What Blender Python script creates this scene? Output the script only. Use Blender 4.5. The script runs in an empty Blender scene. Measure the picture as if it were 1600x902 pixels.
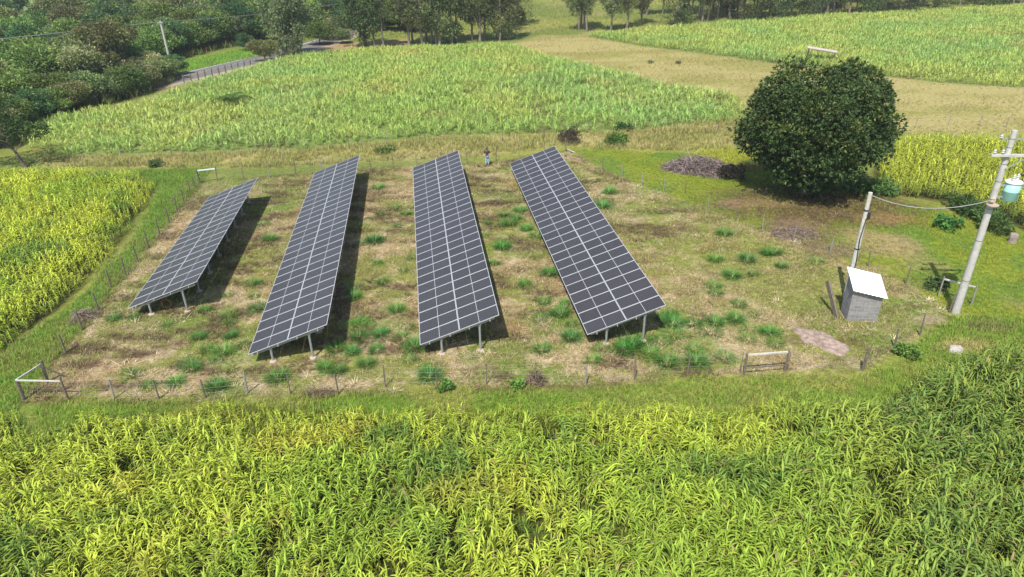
import bpy, math, random
import numpy as np
from mathutils import Vector, Matrix
random.seed(7)
scene = bpy.context.scene
PI = math.pi
R = math.radians

# ------------------------------------------------------------------ camera
F_PX, PITCH, CAM_H, ROLL = 1067.0, 0.4863, 20.62, -0.0204
cd = bpy.data.cameras.new('camera'); cam = bpy.data.objects.new('camera', cd)
scene.collection.objects.link(cam); scene.camera = cam
cd.lens = 36.0 * F_PX / 1600.0; cd.sensor_width = 36.0; cd.clip_start = 0.5; cd.clip_end = 12000
_c, _s = math.cos(ROLL), math.sin(ROLL)
_r = Vector((1, 0, 0)); _u = Vector((0, math.sin(PITCH), math.cos(PITCH))); _f = Vector((0, math.cos(PITCH), -math.sin(PITCH)))
_r2 = _c * _r + _s * _u; _u2 = -_s * _r + _c * _u
cam.matrix_world = Matrix(((_r2.x, _u2.x, -_f.x, 0), (_r2.y, _u2.y, -_f.y, 0), (_r2.z, _u2.z, -_f.z, CAM_H), (0, 0, 0, 1)))

# ------------------------------------------------------------------ light
SUN_AZ, SUN_EL = 0.33, R(57.0)          # shadows run along (sin az, cos az)
w = bpy.data.worlds.new('World'); scene.world = w; w.use_nodes = True
nt = w.node_tree; bg = nt.nodes['Background']; sky = nt.nodes.new('ShaderNodeTexSky')
sky.sky_type = 'NISHITA'; sky.sun_disc = False; sky.sun_elevation = SUN_EL; sky.sun_rotation = PI + SUN_AZ
sky.altitude = 300; sky.dust_density = 1.5
nt.links.new(sky.outputs[0], bg.inputs[0]); bg.inputs[1].default_value = 0.125
sd = bpy.data.lights.new('sun', 'SUN'); sun = bpy.data.objects.new('sun', sd); scene.collection.objects.link(sun)
sd.energy = 4.2; sd.angle = R(0.55); sd.color = (1.0, 0.955, 0.88)
sdir = Vector((math.sin(SUN_AZ) * math.cos(SUN_EL), math.cos(SUN_AZ) * math.cos(SUN_EL), -math.sin(SUN_EL)))
sun.rotation_euler = sdir.to_track_quat('-Z', 'Y').to_euler(); sun.location = (-10, -20, 60)
scene.view_settings.view_transform = 'Standard'; scene.view_settings.look = 'None'
scene.view_settings.exposure = 0.52; scene.view_settings.gamma = 1.0
scene.cycles.max_bounces = 6; scene.cycles.transparent_max_bounces = 8
scene.cycles.diffuse_bounces = 3; scene.cycles.glossy_bounces = 2; scene.cycles.transmission_bounces = 3
COL = scene.collection

# ------------------------------------------------------------------ helpers
def gp(px, py, z=0.0):
    """ground point seen at a pixel of the survey photo"""
    X, Y = px - 800.0, py - 451.0
    X0 = _c * X + _s * Y; Y0 = -_s * X + _c * Y
    u = -Y0 / F_PX; x = X0 / F_PX
    y = math.cos(PITCH) + u * math.sin(PITCH); zz = -math.sin(PITCH) + u * math.cos(PITCH)
    t = (z - CAM_H) / zz
    return (x * t, y * t)

def poly(pts, z=0.0):
    return np.array([gp(a, b, z) for a, b in pts])

def hsh(i, j, seed):
    n = (i.astype(np.int64) * 374761393 + j.astype(np.int64) * 668265263 + seed * 974634777) & 0x7fffffff
    n = ((n ^ (n >> 13)) * 1274126177) & 0x7fffffff
    n = ((n ^ (n >> 16)) * 2246822519) & 0x7fffffff
    return (n & 0xffff) / 65535.0

def vnoise(x, y, scale, seed=0):
    x = np.asarray(x) / scale; y = np.asarray(y) / scale
    i = np.floor(x); j = np.floor(y); fx = x - i; fy = y - j
    fx = fx * fx * (3 - 2 * fx); fy = fy * fy * (3 - 2 * fy)
    a = hsh(i, j, seed); b = hsh(i + 1, j, seed); c = hsh(i, j + 1, seed); d = hsh(i + 1, j + 1, seed)
    return (a * (1 - fx) + b * fx) * (1 - fy) + (c * (1 - fx) + d * fx) * fy

def fbm(x, y, scale, seed=0, octs=4):
    t = 0; amp = 0.5; tot = 0
    for k in range(octs):
        t = t + amp * vnoise(x + 17.3 * k, y - 9.1 * k, scale / 2 ** k, seed + k); tot += amp; amp *= 0.55
    return t / tot

def sstep(a, b, v):
    t = np.clip((v - a) / (b - a), 0, 1); return t * t * (3 - 2 * t)

def sdist(x, y, P):
    """signed distance, positive inside the polygon"""
    d = np.full(x.shape, 1e9); ins = np.zeros(x.shape, bool); n = len(P)
    for k in range(n):
        x0, y0 = P[k]; x1, y1 = P[(k + 1) % n]
        dx, dy = x1 - x0, y1 - y0; L = dx * dx + dy * dy + 1e-12
        t = np.clip(((x - x0) * dx + (y - y0) * dy) / L, 0, 1)
        d = np.minimum(d, (x - x0 - t * dx) ** 2 + (y - y0 - t * dy) ** 2)
        cond = ((y0 > y) != (y1 > y))
        with np.errstate(divide='ignore', invalid='ignore'):
            xi = x0 + (y - y0) * dx / (dy if abs(dy) > 1e-12 else 1e-12)
        ins ^= cond & (x < xi)
    return np.where(ins, np.sqrt(d), -np.sqrt(d))

def L_(r, g, b, k=1.0):
    f = lambda v: ((v / 255.0 + 0.055) / 1.055) ** 2.4 if v > 10 else v / 255 / 12.92
    return np.array([f(r), f(g), f(b)]) * k

def np_mesh(name, V, Q, mat, colors=None, smooth=False, parent=None):
    me = bpy.data.meshes.new(name); V = np.asarray(V, np.float32); Q = np.asarray(Q, np.int32)
    k = Q.shape[1]
    me.vertices.add(len(V)); me.vertices.foreach_set('co', V.ravel())
    me.loops.add(Q.size); me.loops.foreach_set('vertex_index', Q.ravel())
    me.polygons.add(len(Q)); me.polygons.foreach_set('loop_start', np.arange(0, Q.size, k, dtype=np.int32))
    me.polygons.foreach_set('loop_total', np.full(len(Q), k, np.int32))
    if smooth: me.polygons.foreach_set('use_smooth', np.ones(len(Q), bool))
    me.update(calc_edges=True)
    if colors is not None:
        at = me.color_attributes.new('Col', 'FLOAT_COLOR', 'POINT')
        c4 = np.ones((len(V), 4), np.float32); c4[:, :3] = colors
        at.data.foreach_set('color', c4.ravel())
    me.materials.append(mat)
    o = bpy.data.objects.new(name, me); COL.objects.link(o)
    if parent: o.parent = parent
    return o

class MB:
    """collects boxes, tubes, prisms; build() links them as one mesh"""
    def __init__(s): s.v = []; s.f = []; s.m = []
    def add(s, vs, fs, m=0):
        b = len(s.v); s.v += [tuple(v) for v in vs]; s.f += [tuple(b + i for i in f) for f in fs]; s.m += [m] * len(fs); return s
    def box(s, c, d, m=0, M=None):
        x, y, z = d[0] / 2, d[1] / 2, d[2] / 2
        vs = [Vector((a * x, b * y, e * z)) for a in (-1, 1) for b in (-1, 1) for e in (-1, 1)]
        vs = [((M @ v) if M else v) + Vector(c) for v in vs]
        return s.add(vs, [(0, 1, 3, 2), (4, 6, 7, 5), (0, 4, 5, 1), (2, 3, 7, 6), (0, 2, 6, 4), (1, 5, 7, 3)], m)
    def tube(s, pts, rad, n=8, m=0, cap=True):
        pts = [Vector(p) for p in pts]
        if not hasattr(rad, '__len__'): rad = [rad] * len(pts)
        rings = []; up = None
        for i, p in enumerate(pts):
            d = (pts[min(i + 1, len(pts) - 1)] - pts[max(i - 1, 0)]).normalized()
            if up is None: up = Vector((0, 0, 1)) if abs(d.z) < 0.9 else Vector((1, 0, 0))
            a = d.cross(up).normalized(); b = a.cross(d).normalized(); up = b
            rings.append([p + rad[i] * (math.cos(2 * PI * k / n) * a + math.sin(2 * PI * k / n) * b) for k in range(n)])
        vs = [v for r in rings for v in r]; fs = []
        for i in range(len(pts) - 1):
            for k in range(n): fs.append((i * n + k, i * n + (k + 1) % n, (i + 1) * n + (k + 1) % n, (i + 1) * n + k))
        if cap:
            b = len(vs); vs += rings[0] + rings[-1]; fs.append(tuple(range(b, b + n))[::-1]); fs.append(tuple(range(b + n, b + 2 * n)))
        return s.add(vs, fs, m)
    def beam(s, p0, p1, wd, ht, m=0):
        p0, p1 = Vector(p0), Vector(p1); d = (p1 - p0).normalized()
        a = d.cross(Vector((0, 0, 1))); a = a.normalized() if a.length > 1e-3 else Vector((1, 0, 0)); b = a.cross(d).normalized()
        vs = [p + sx * a * wd / 2 + sz * b * ht / 2 for p in (p0, p1) for sx, sz in ((-1, -1), (1, -1), (1, 1), (-1, 1))]
        return s.add(vs, [(0, 1, 2, 3), (7, 6, 5, 4), (0, 4, 5, 1), (1, 5, 6, 2), (2, 6, 7, 3), (3, 7, 4, 0)], m)
    def lathe(s, c, prof, n=16, m=0):
        vs = [(c[0] + r * math.cos(2 * PI * k / n), c[1] + r * math.sin(2 * PI * k / n), c[2] + z) for r, z in prof for k in range(n)]
        fs = [(i * n + k, i * n + (k + 1) % n, (i + 1) * n + (k + 1) % n, (i + 1) * n + k) for i in range(len(prof) - 1) for k in range(n)]
        fs.append(tuple(range(n))[::-1]); fs.append(tuple((len(prof) - 1) * n + k for k in range(n)))
        return s.add(vs, fs, m)
    def build(s, name, mats, parent=None, smooth=False):
        me = bpy.data.meshes.new(name); me.from_pydata(s.v, [], s.f)
        for m in (mats if isinstance(mats, (list, tuple)) else [mats]): me.materials.append(m)
        me.polygons.foreach_set('material_index', s.m)
        if smooth: me.polygons.foreach_set('use_smooth', [True] * len(s.f))
        me.update()
        o = bpy.data.objects.new(name, me); COL.objects.link(o)
        if parent: o.parent = parent
        return o

def tag(o, label=None, cat=None, group=None, kind=None):
    if label: o['label'] = label
    if cat: o['category'] = cat
    if group: o['group'] = group
    if kind: o['kind'] = kind
    return o
def thing(name, label, cat, loc=(0, 0, 0), rz=0, group=None):
    o = bpy.data.objects.new(name, None); COL.objects.link(o); o.empty_display_size = 0.3
    o.location = loc; o.rotation_euler = (0, 0, rz); return tag(o, label, cat, group)
def copy_tree(o, parent=None):
    c = o.copy(); COL.objects.link(c)
    if parent is not None: c.parent = parent
    for ch in [k for k in bpy.data.objects if k.parent == o]: copy_tree(ch, c)
    return c

# ------------------------------------------------------------------ materials
def new_mat(name):
    m = bpy.data.materials.new(name); m.use_nodes = True; nt = m.node_tree
    return m, nt, nt.nodes['Principled BSDF']
def nd(nt, t, **k):
    n = nt.nodes.new(t)
    for a, b in k.items(): setattr(n, a, b)
    return n
def pmat(name, col, rough=0.7, metal=0.0, var=0.25, scale=6.0, bump=0.0, spec=0.4):
    m, nt, b = new_mat(name)
    tc = nd(nt, 'ShaderNodeTexCoord'); no = nd(nt, 'ShaderNodeTexNoise'); no.inputs['Scale'].default_value = scale; no.inputs['Detail'].default_value = 6
    nt.links.new(tc.outputs['Object'], no.inputs['Vector'])
    mr = nd(nt, 'ShaderNodeMapRange'); mr.inputs[1].default_value = 0.25; mr.inputs[2].default_value = 0.75
    mr.inputs[3].default_value = 1 - var; mr.inputs[4].default_value = 1 + var; nt.links.new(no.outputs[0], mr.inputs[0])
    mx = nd(nt, 'ShaderNodeVectorMath', operation='SCALE'); mx.inputs[0].default_value = col; nt.links.new(mr.outputs[0], mx.inputs['Scale'])
    nt.links.new(mx.outputs[0], b.inputs['Base Color'])
    b.inputs['Roughness'].default_value = rough; b.inputs['Metallic'].default_value = metal; b.inputs['Specular IOR Level'].default_value = spec
    if bump:
        bp = nd(nt, 'ShaderNodeBump'); bp.inputs['Strength'].default_value = bump; bp.inputs['Distance'].default_value = 0.05
        nt.links.new(no.outputs[0], bp.inputs['Height']); nt.links.new(bp.outputs[0], b.inputs['Normal'])
    return m
def leaf_mat(name, transl=0.3, rough=0.5, spec=0.35, tint=0.0, hue=0.0):
    """foliage: colour from the Col attribute, part of the light passes through the leaf"""
    m, nt, b = new_mat(name)
    at = nd(nt, 'ShaderNodeAttribute', attribute_name='Col'); c = at.outputs['Color']
    if tint:
        oi = nd(nt, 'ShaderNodeObjectInfo'); hs = nd(nt, 'ShaderNodeHueSaturation')
        mr = nd(nt, 'ShaderNodeMapRange'); mr.inputs[3].default_value = 1 - tint; mr.inputs[4].default_value = 1 + tint
        nt.links.new(oi.outputs['Random'], mr.inputs[0]); nt.links.new(mr.outputs[0], hs.inputs['Value'])
        m1 = nd(nt, 'ShaderNodeMath', operation='MULTIPLY'); m1.inputs[1].default_value = 7.31; fr = nd(nt, 'ShaderNodeMath', operation='FRACT')
        nt.links.new(oi.outputs['Random'], m1.inputs[0]); nt.links.new(m1.outputs[0], fr.inputs[0])
        m2 = nd(nt, 'ShaderNodeMapRange'); m2.inputs[3].default_value = 0.5 - hue; m2.inputs[4].default_value = 0.5 + hue
        nt.links.new(fr.outputs[0], m2.inputs[0]); nt.links.new(m2.outputs[0], hs.inputs['Hue'])
        nt.links.new(c, hs.inputs['Color']); c = hs.outputs['Color']
    nt.links.new(c, b.inputs['Base Color']); b.inputs['Roughness'].default_value = rough; b.inputs['Specular IOR Level'].default_value = spec
    tr = nd(nt, 'ShaderNodeBsdfTranslucent'); nt.links.new(c, tr.inputs['Color'])
    mx = nd(nt, 'ShaderNodeMixShader'); mx.inputs[0].default_value = transl
    nt.links.new(b.outputs[0], mx.inputs[1]); nt.links.new(tr.outputs[0], mx.inputs[2])
    nt.links.new(mx.outputs[0], nt.nodes['Material Output'].inputs['Surface'])
    return m

M_CROP = leaf_mat('crop_leaf', 0.28, 0.6, 0.16)
M_GRASS = leaf_mat('grass_blade', 0.40, 0.7, 0.12)
M_TREE = leaf_mat('tree_leaf', 0.28, 0.6, 0.2, tint=0.3, hue=0.02)
M_MANGO = leaf_mat('glossy_tree_leaf', 0.12, 0.6, 0.25)
M_BARK = pmat('bark', (0.14, 0.11, 0.085), 0.9, var=0.4, scale=5, bump=0.4)
M_PALEBARK = pmat('pale_bark', (0.22, 0.18, 0.14), 0.9, var=0.35, scale=3, bump=0.3)
M_WOOD = pmat('weathered_wood', (0.16, 0.13, 0.10), 0.9, var=0.4, scale=9, bump=0.4)
M_PALEWOOD = pmat('bleached_wood', (0.50, 0.48, 0.42), 0.85, var=0.25, scale=7, bump=0.3)
M_CONC = pmat('pole_concrete', (0.48, 0.46, 0.42), 0.85, var=0.16, scale=4, bump=0.2)
M_FOOT = pmat('footing_concrete', (0.42, 0.33, 0.25), 0.9, var=0.25, scale=9, bump=0.4)
M_GALV = pmat('galvanised_steel', (0.46, 0.48, 0.50), 0.45, metal=0.6, var=0.12, scale=10)
M_ALU = pmat('aluminium_frame', (0.54, 0.55, 0.55), 0.42, metal=0.25, var=0.05, scale=3)
M_WIRE = pmat('wire', (0.22, 0.20, 0.18), 0.6, metal=0.5, var=0.2, scale=3)
M_CABLE = pmat('grey_cable', (0.30, 0.30, 0.28), 0.6, var=0.2, scale=2)
M_RUST = pmat('rusty_sheet', (0.42, 0.33, 0.26), 0.8, var=0.3, scale=2)
M_DARK = pmat('dark_rubber', (0.03, 0.03, 0.035), 0.6, var=0.2)
M_WHITE = pmat('white_sheet_metal', (0.72, 0.73, 0.74), 0.5, var=0.10, scale=3)
M_TURQ = pmat('pale_turquoise_paint', (0.30, 0.54, 0.47), 0.45, var=0.08, scale=5)
M_PORC = pmat('porcelain', (0.45, 0.44, 0.42), 0.3, var=0.1)
M_STONE = pmat('flat_stone', (0.30, 0.225, 0.18), 0.95, var=0.55, scale=3.5, bump=0.8)
M_ORANGE = pmat('corrugated_conduit', (0.40, 0.13, 0.05), 0.6, var=0.1)

# solar cells: dark glass over a fine grid of half-cut cells
def solar_glass():
    m, nt, b = new_mat('solar_cell_glass')
    tc = nd(nt, 'ShaderNodeTexCoord'); sp = nd(nt, 'ShaderNodeSeparateXYZ'); nt.links.new(tc.outputs['Object'], sp.inputs[0])
    def line(out, period, width):
        a = nd(nt, 'ShaderNodeMath', operation='DIVIDE'); a.inputs[1].default_value = period; nt.links.new(out, a.inputs[0])
        f = nd(nt, 'ShaderNodeMath', operation='FRACT'); nt.links.new(a.outputs[0], f.inputs[0])
        l = nd(nt, 'ShaderNodeMath', operation='LESS_THAN'); l.inputs[1].default_value = width; nt.links.new(f.outputs[0], l.inputs[0]); return l.outputs[0]
    l1 = line(sp.outputs['X'], 0.0915, 0.05); l2 = line(sp.outputs['Y'], 0.1825, 0.03)
    mx = nd(nt, 'ShaderNodeMath', operation='MAXIMUM'); nt.links.new(l1, mx.inputs[0]); nt.links.new(l2, mx.inputs[1])
    oi = nd(nt, 'ShaderNodeObjectInfo')
    vr = nd(nt, 'ShaderNodeMapRange'); vr.inputs[3].default_value = 0.85; vr.inputs[4].default_value = 1.15; nt.links.new(oi.outputs['Random'], vr.inputs[0])
    cm = nd(nt, 'ShaderNodeMix', data_type='RGBA'); cm.inputs['A'].default_value = (0.018, 0.017, 0.020, 1); cm.inputs['B'].default_value = (0.16, 0.16, 0.17, 1)
    nt.links.new(mx.outputs[0], cm.inputs['Factor'])
    sc = nd(nt, 'ShaderNodeVectorMath', operation='SCALE'); nt.links.new(cm.outputs['Result'], sc.inputs[0]); nt.links.new(vr.outputs[0], sc.inputs['Scale'])
    nt.links.new(sc.outputs[0], b.inputs['Base Color'])
    no = nd(nt, 'ShaderNodeTexNoise'); no.inputs['Scale'].default_value = 1.3; nt.links.new(tc.outputs['Object'], no.inputs['Vector'])
    rr = nd(nt, 'ShaderNodeMapRange'); rr.inputs[3].default_value = 0.28; rr.inputs[4].default_value = 0.42; nt.links.new(no.outputs[0], rr.inputs[0])
    nt.links.new(rr.outputs[0], b.inputs['Roughness']); b.inputs['Specular IOR Level'].default_value = 0.30
    # a thin film of dust
    df = nd(nt, 'ShaderNodeBsdfDiffuse'); df.inputs['Color'].default_value = (0.30, 0.28, 0.27, 1)
    ms = nd(nt, 'ShaderNodeMixShader'); ms.inputs[0].default_value = 0.08
    nt.links.new(b.outputs[0], ms.inputs[1]); nt.links.new(df.outputs[0], ms.inputs[2])
    nt.links.new(ms.outputs[0], nt.nodes['Material Output'].inputs['Surface'])
    return m
M_CELL = solar_glass()

def block_mat():
    m, nt, b = new_mat('concrete_block_wall')
    tc = nd(nt, 'ShaderNodeTexCoord'); sp = nd(nt, 'ShaderNodeSeparateXYZ'); nt.links.new(tc.outputs['Object'], sp.inputs[0])
    ad = nd(nt, 'ShaderNodeMath', operation='ADD'); nt.links.new(sp.outputs['X'], ad.inputs[0]); nt.links.new(sp.outputs['Y'], ad.inputs[1])
    cb = nd(nt, 'ShaderNodeCombineXYZ'); nt.links.new(ad.outputs[0], cb.inputs['X']); nt.links.new(sp.outputs['Z'], cb.inputs['Y'])
    br = nd(nt, 'ShaderNodeTexBrick'); br.inputs['Scale'].default_value = 1.0; br.inputs['Brick Width'].default_value = 0.42; br.inputs['Row Height'].default_value = 0.21
    br.inputs['Mortar Size'].default_value = 0.016; br.inputs['Mortar Smooth'].default_value = 0.2; br.inputs['Bias'].default_value = 0.0
    br.inputs['Color1'].default_value = (0.215, 0.205, 0.20, 1); br.inputs['Color2'].default_value = (0.29, 0.275, 0.265, 1); br.inputs['Mortar'].default_value = (0.38, 0.36, 0.34, 1)
    nt.links.new(cb.outputs[0], br.inputs['Vector'])
    no = nd(nt, 'ShaderNodeTexNoise'); no.inputs['Scale'].default_value = 5; no.inputs['Detail'].default_value = 6; nt.links.new(tc.outputs['Object'], no.inputs['Vector'])
    mr = nd(nt, 'ShaderNodeMapRange'); mr.inputs[3].default_value = 0.6; mr.inputs[4].default_value = 1.4; nt.links.new(no.outputs[0], mr.inputs[0])
    sc = nd(nt, 'ShaderNodeVectorMath', operation='SCALE'); nt.links.new(br.outputs['Color'], sc.inputs[0]); nt.links.new(mr.outputs[0], sc.inputs['Scale'])
    nt.links.new(sc.outputs[0], b.inputs['Base Color']); b.inputs['Roughness'].default_value = 0.95
    bp = nd(nt, 'ShaderNodeBump'); bp.inputs['Distance'].default_value = 0.02; nt.links.new(br.outputs['Fac'], bp.inputs['Height']); bp.invert = True
    nt.links.new(bp.outputs[0], b.inputs['Normal'])
    return m
M_BLOCK = block_mat()

def ground_mat():
    m, nt, b = new_mat('ground_soil_and_turf')
    at = nd(nt, 'ShaderNodeAttribute', attribute_name='Col'); ge = nd(nt, 'ShaderNodeNewGeometry')
    n1 = nd(nt, 'ShaderNodeTexNoise'); n1.inputs['Scale'].default_value = 2.2; n1.inputs['Detail'].default_value = 8; n1.inputs['Roughness'].default_value = 0.7
    nt.links.new(ge.outputs['Position'], n1.inputs['Vector'])
    mr = nd(nt, 'ShaderNodeMapRange'); mr.inputs[1].default_value = 0.3; mr.inputs[2].default_value = 0.7; mr.inputs[3].default_value = 0.62; mr.inputs[4].default_value = 1.38
    nt.links.new(n1.outputs[0], mr.inputs[0])
    sc = nd(nt, 'ShaderNodeVectorMath', operation='SCALE'); nt.links.new(at.outputs['Color'], sc.inputs[0]); nt.links.new(mr.outputs[0], sc.inputs['Scale'])
    nt.links.new(sc.outputs[0], b.inputs['Base Color']); b.inputs['Roughness'].default_value = 0.95; b.inputs['Specular IOR Level'].default_value = 0.15
    mp = nd(nt, 'ShaderNodeMapping'); mp.inputs['Scale'].default_value = (5.0, 11.0, 5.0); mp.inputs['Rotation'].default_value = (0, 0, .4); nt.links.new(ge.outputs['Position'], mp.inputs['Vector'])
    n2 = nd(nt, 'ShaderNodeTexNoise'); n2.inputs['Scale'].default_value = 1.0; n2.inputs['Detail'].default_value = 5; n2.inputs['Roughness'].default_value = 0.6; nt.links.new(mp.outputs[0], n2.inputs['Vector'])
    m2 = nd(nt, 'ShaderNodeMapRange'); m2.inputs[1].default_value = 0.3; m2.inputs[2].default_value = 0.7; m2.inputs[3].default_value = 0.6; m2.inputs[4].default_value = 1.4; nt.links.new(n2.outputs[0], m2.inputs[0])
    s2 = nd(nt, 'ShaderNodeVectorMath', operation='SCALE'); nt.links.new(sc.outputs[0], s2.inputs[0]); nt.links.new(m2.outputs[0], s2.inputs['Scale']); nt.links.new(s2.outputs[0], b.inputs['Base Color'])
    bp = nd(nt, 'ShaderNodeBump'); bp.inputs['Strength'].default_value = 0.8; bp.inputs['Distance'].default_value = 0.15
    nt.links.new(n1.outputs[0], bp.inputs['Height']); nt.links.new(bp.outputs[0], b.inputs['Normal'])
    return m
M_GROUND = ground_mat()

# ------------------------------------------------------------------ land map (world coordinates)
P_ENCL = poly([(38, 626), (312, 286), (400, 279), (560, 264), (760, 256), (885, 235), (941, 266), (1003, 291), (1106, 326), (1239, 379), (1356, 417), (1430, 452), (1484, 487), (1437, 528), (1395, 552), (1347, 583), (1230, 584), (1075, 592), (900, 605), (600, 612), (300, 626)])
P_CANE1 = poly([(20, 212), (60, 192), (140, 176), (222, 163), (292, 137), (350, 120), (405, 104), (470, 89), (540, 82), (640, 76), (800, 73), (880, 96), (960, 112), (1050, 136), (1140, 150), (1165, 178), (1130, 193), (1000, 203), (900, 208), (700, 213), (480, 232), (330, 238), (200, 241), (70, 243), (45, 228)])
P_CANE2 = poly([(915, 57), (1000, 47), (1120, 40), (1200, 31), (1330, 24), (1450, 18), (1600, 10), (1900, 0), (2200, 100), (1900, 160), (1600, 137), (1500, 132), (1400, 122), (1300, 108), (1200, 98), (1100, 84), (1000, 72)])
P_DRY2 = poly([(795, 70), (850, 55), (915, 55), (1000, 70), (1100, 82), (1200, 97), (1400, 120), (1600, 136), (1900, 160), (1900, 222), (1600, 208), (1400, 208), (1180, 185), (1150, 152), (1040, 134), (880, 94)])
P_MAIZE = poly([(1395, 222), (1600, 222), (1800, 230), (1850, 400), (1610, 365), (1540, 333), (1480, 316), (1400, 305), (1355, 305), (1370, 262)])
P_MAIZE_L = poly([(1085, 240), (1140, 232), (1200, 235), (1190, 262), (1120, 262), (1070, 252)])
P_SORG_L = poly([(-420, 290), (-100, 278), (0, 272), (60, 268), (140, 269), (215, 276), (240, 296), (236, 312), (207, 352), (187, 382), (157, 418), (132, 448), (84, 490), (42, 522), (0, 556), (-200, 640), (-700, 640)])
P_SORG_F = poly([(-320, 684), (-100, 655), (20, 652), (55, 684), (150, 652), (300, 647), (500, 641), (640, 650), (880, 643), (1000, 650), (1150, 650), (1250, 636), (1330, 640), (1385, 638), (1430, 592), (1500, 562), (1600, 550), (1800, 520), (2100, 600), (2100, 1100), (-500, 1100)])
P_STRAW = poly([(60, 246), (330, 240), (500, 233), (700, 214), (900, 209), (1010, 204), (1150, 185), (1180, 190), (1180, 232), (1060, 236), (920, 232), (880, 226), (760, 246), (560, 254), (400, 262), (240, 262), (60, 262)])
P_VERGE_L = poly([(-400, 720), (0, 560), (135, 455), (215, 365), (245, 300), (215, 268), (330, 262), (314, 284), (38, 624), (36, 640), (60, 690)])
P_VERGE_F = poly([(38, 630), (300, 628), (600, 614), (900, 607), (1080, 592), (1240, 588), (1350, 588), (1400, 556), (1484, 492), (1600, 500), (1700, 520), (1800, 560), (1500, 590), (1400, 660), (1000, 670), (50, 700)])
P_MEADOW = poly([(885, 230), (1060, 240), (1200, 260), (1350, 300), (1600, 360), (1800, 400), (1900, 600), (1700, 560), (1490, 500), (1430, 450), (1240, 378), (1003, 290)])
P_WOOD = poly([(-500, 330), (-100, 250), (20, 212), (60, 191), (140, 172), (215, 153), (275, 128), (240, 108), (330, 80), (400, 66), (420, 20), (-500, 20)])
P_TRACK = poly([(470, 80), (500, 72), (560, 66), (640, 62), (640, 72), (570, 76), (530, 82), (480, 86)])
P_DIRT_EDGE = poly([(215, 158), (290, 130), (340, 117), (400, 100), (404, 105), (345, 122), (300, 136), (240, 158)])
P_PALE = poly([(0, -10), (5, 30), (40, 44), (100, 40), (112, -10)]); P_PALE2 = poly([(286, -10), (290, 22), (355, 22), (440, 12), (440, -10)])
P_RV = poly([(225, 122), (250, 103), (300, 93), (395, 74), (420, 70), (425, 84), (285, 114), (262, 120)])

def ell(x, y, px, py, rx, ry, soft=0.5):
    c = gp(px, py); return sstep(1 + soft, 1 - soft, np.sqrt(((x - c[0]) / rx) ** 2 + ((y - c[1]) / ry) ** 2) + 0.5 * (fbm(x, y, 1.2, 91) - 0.5))

PALE = L_(198, 178, 140, 0.66); TAN = L_(180, 155, 116, 0.64); OLIVE = L_(146, 150, 76, 0.66); GREEN = L_(112, 140, 52, 0.66)
BROWN = L_(112, 88, 66, 0.62); STRAW = L_(186, 174, 112, 0.66); PAST = L_(158, 160, 76, 0.66); SOIL = L_(118, 98, 66, 0.60); RED = L_(165, 120, 84, 0.64)
def lerp(a, b, t): return a * (1 - t[..., None]) + b * t[..., None]

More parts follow.
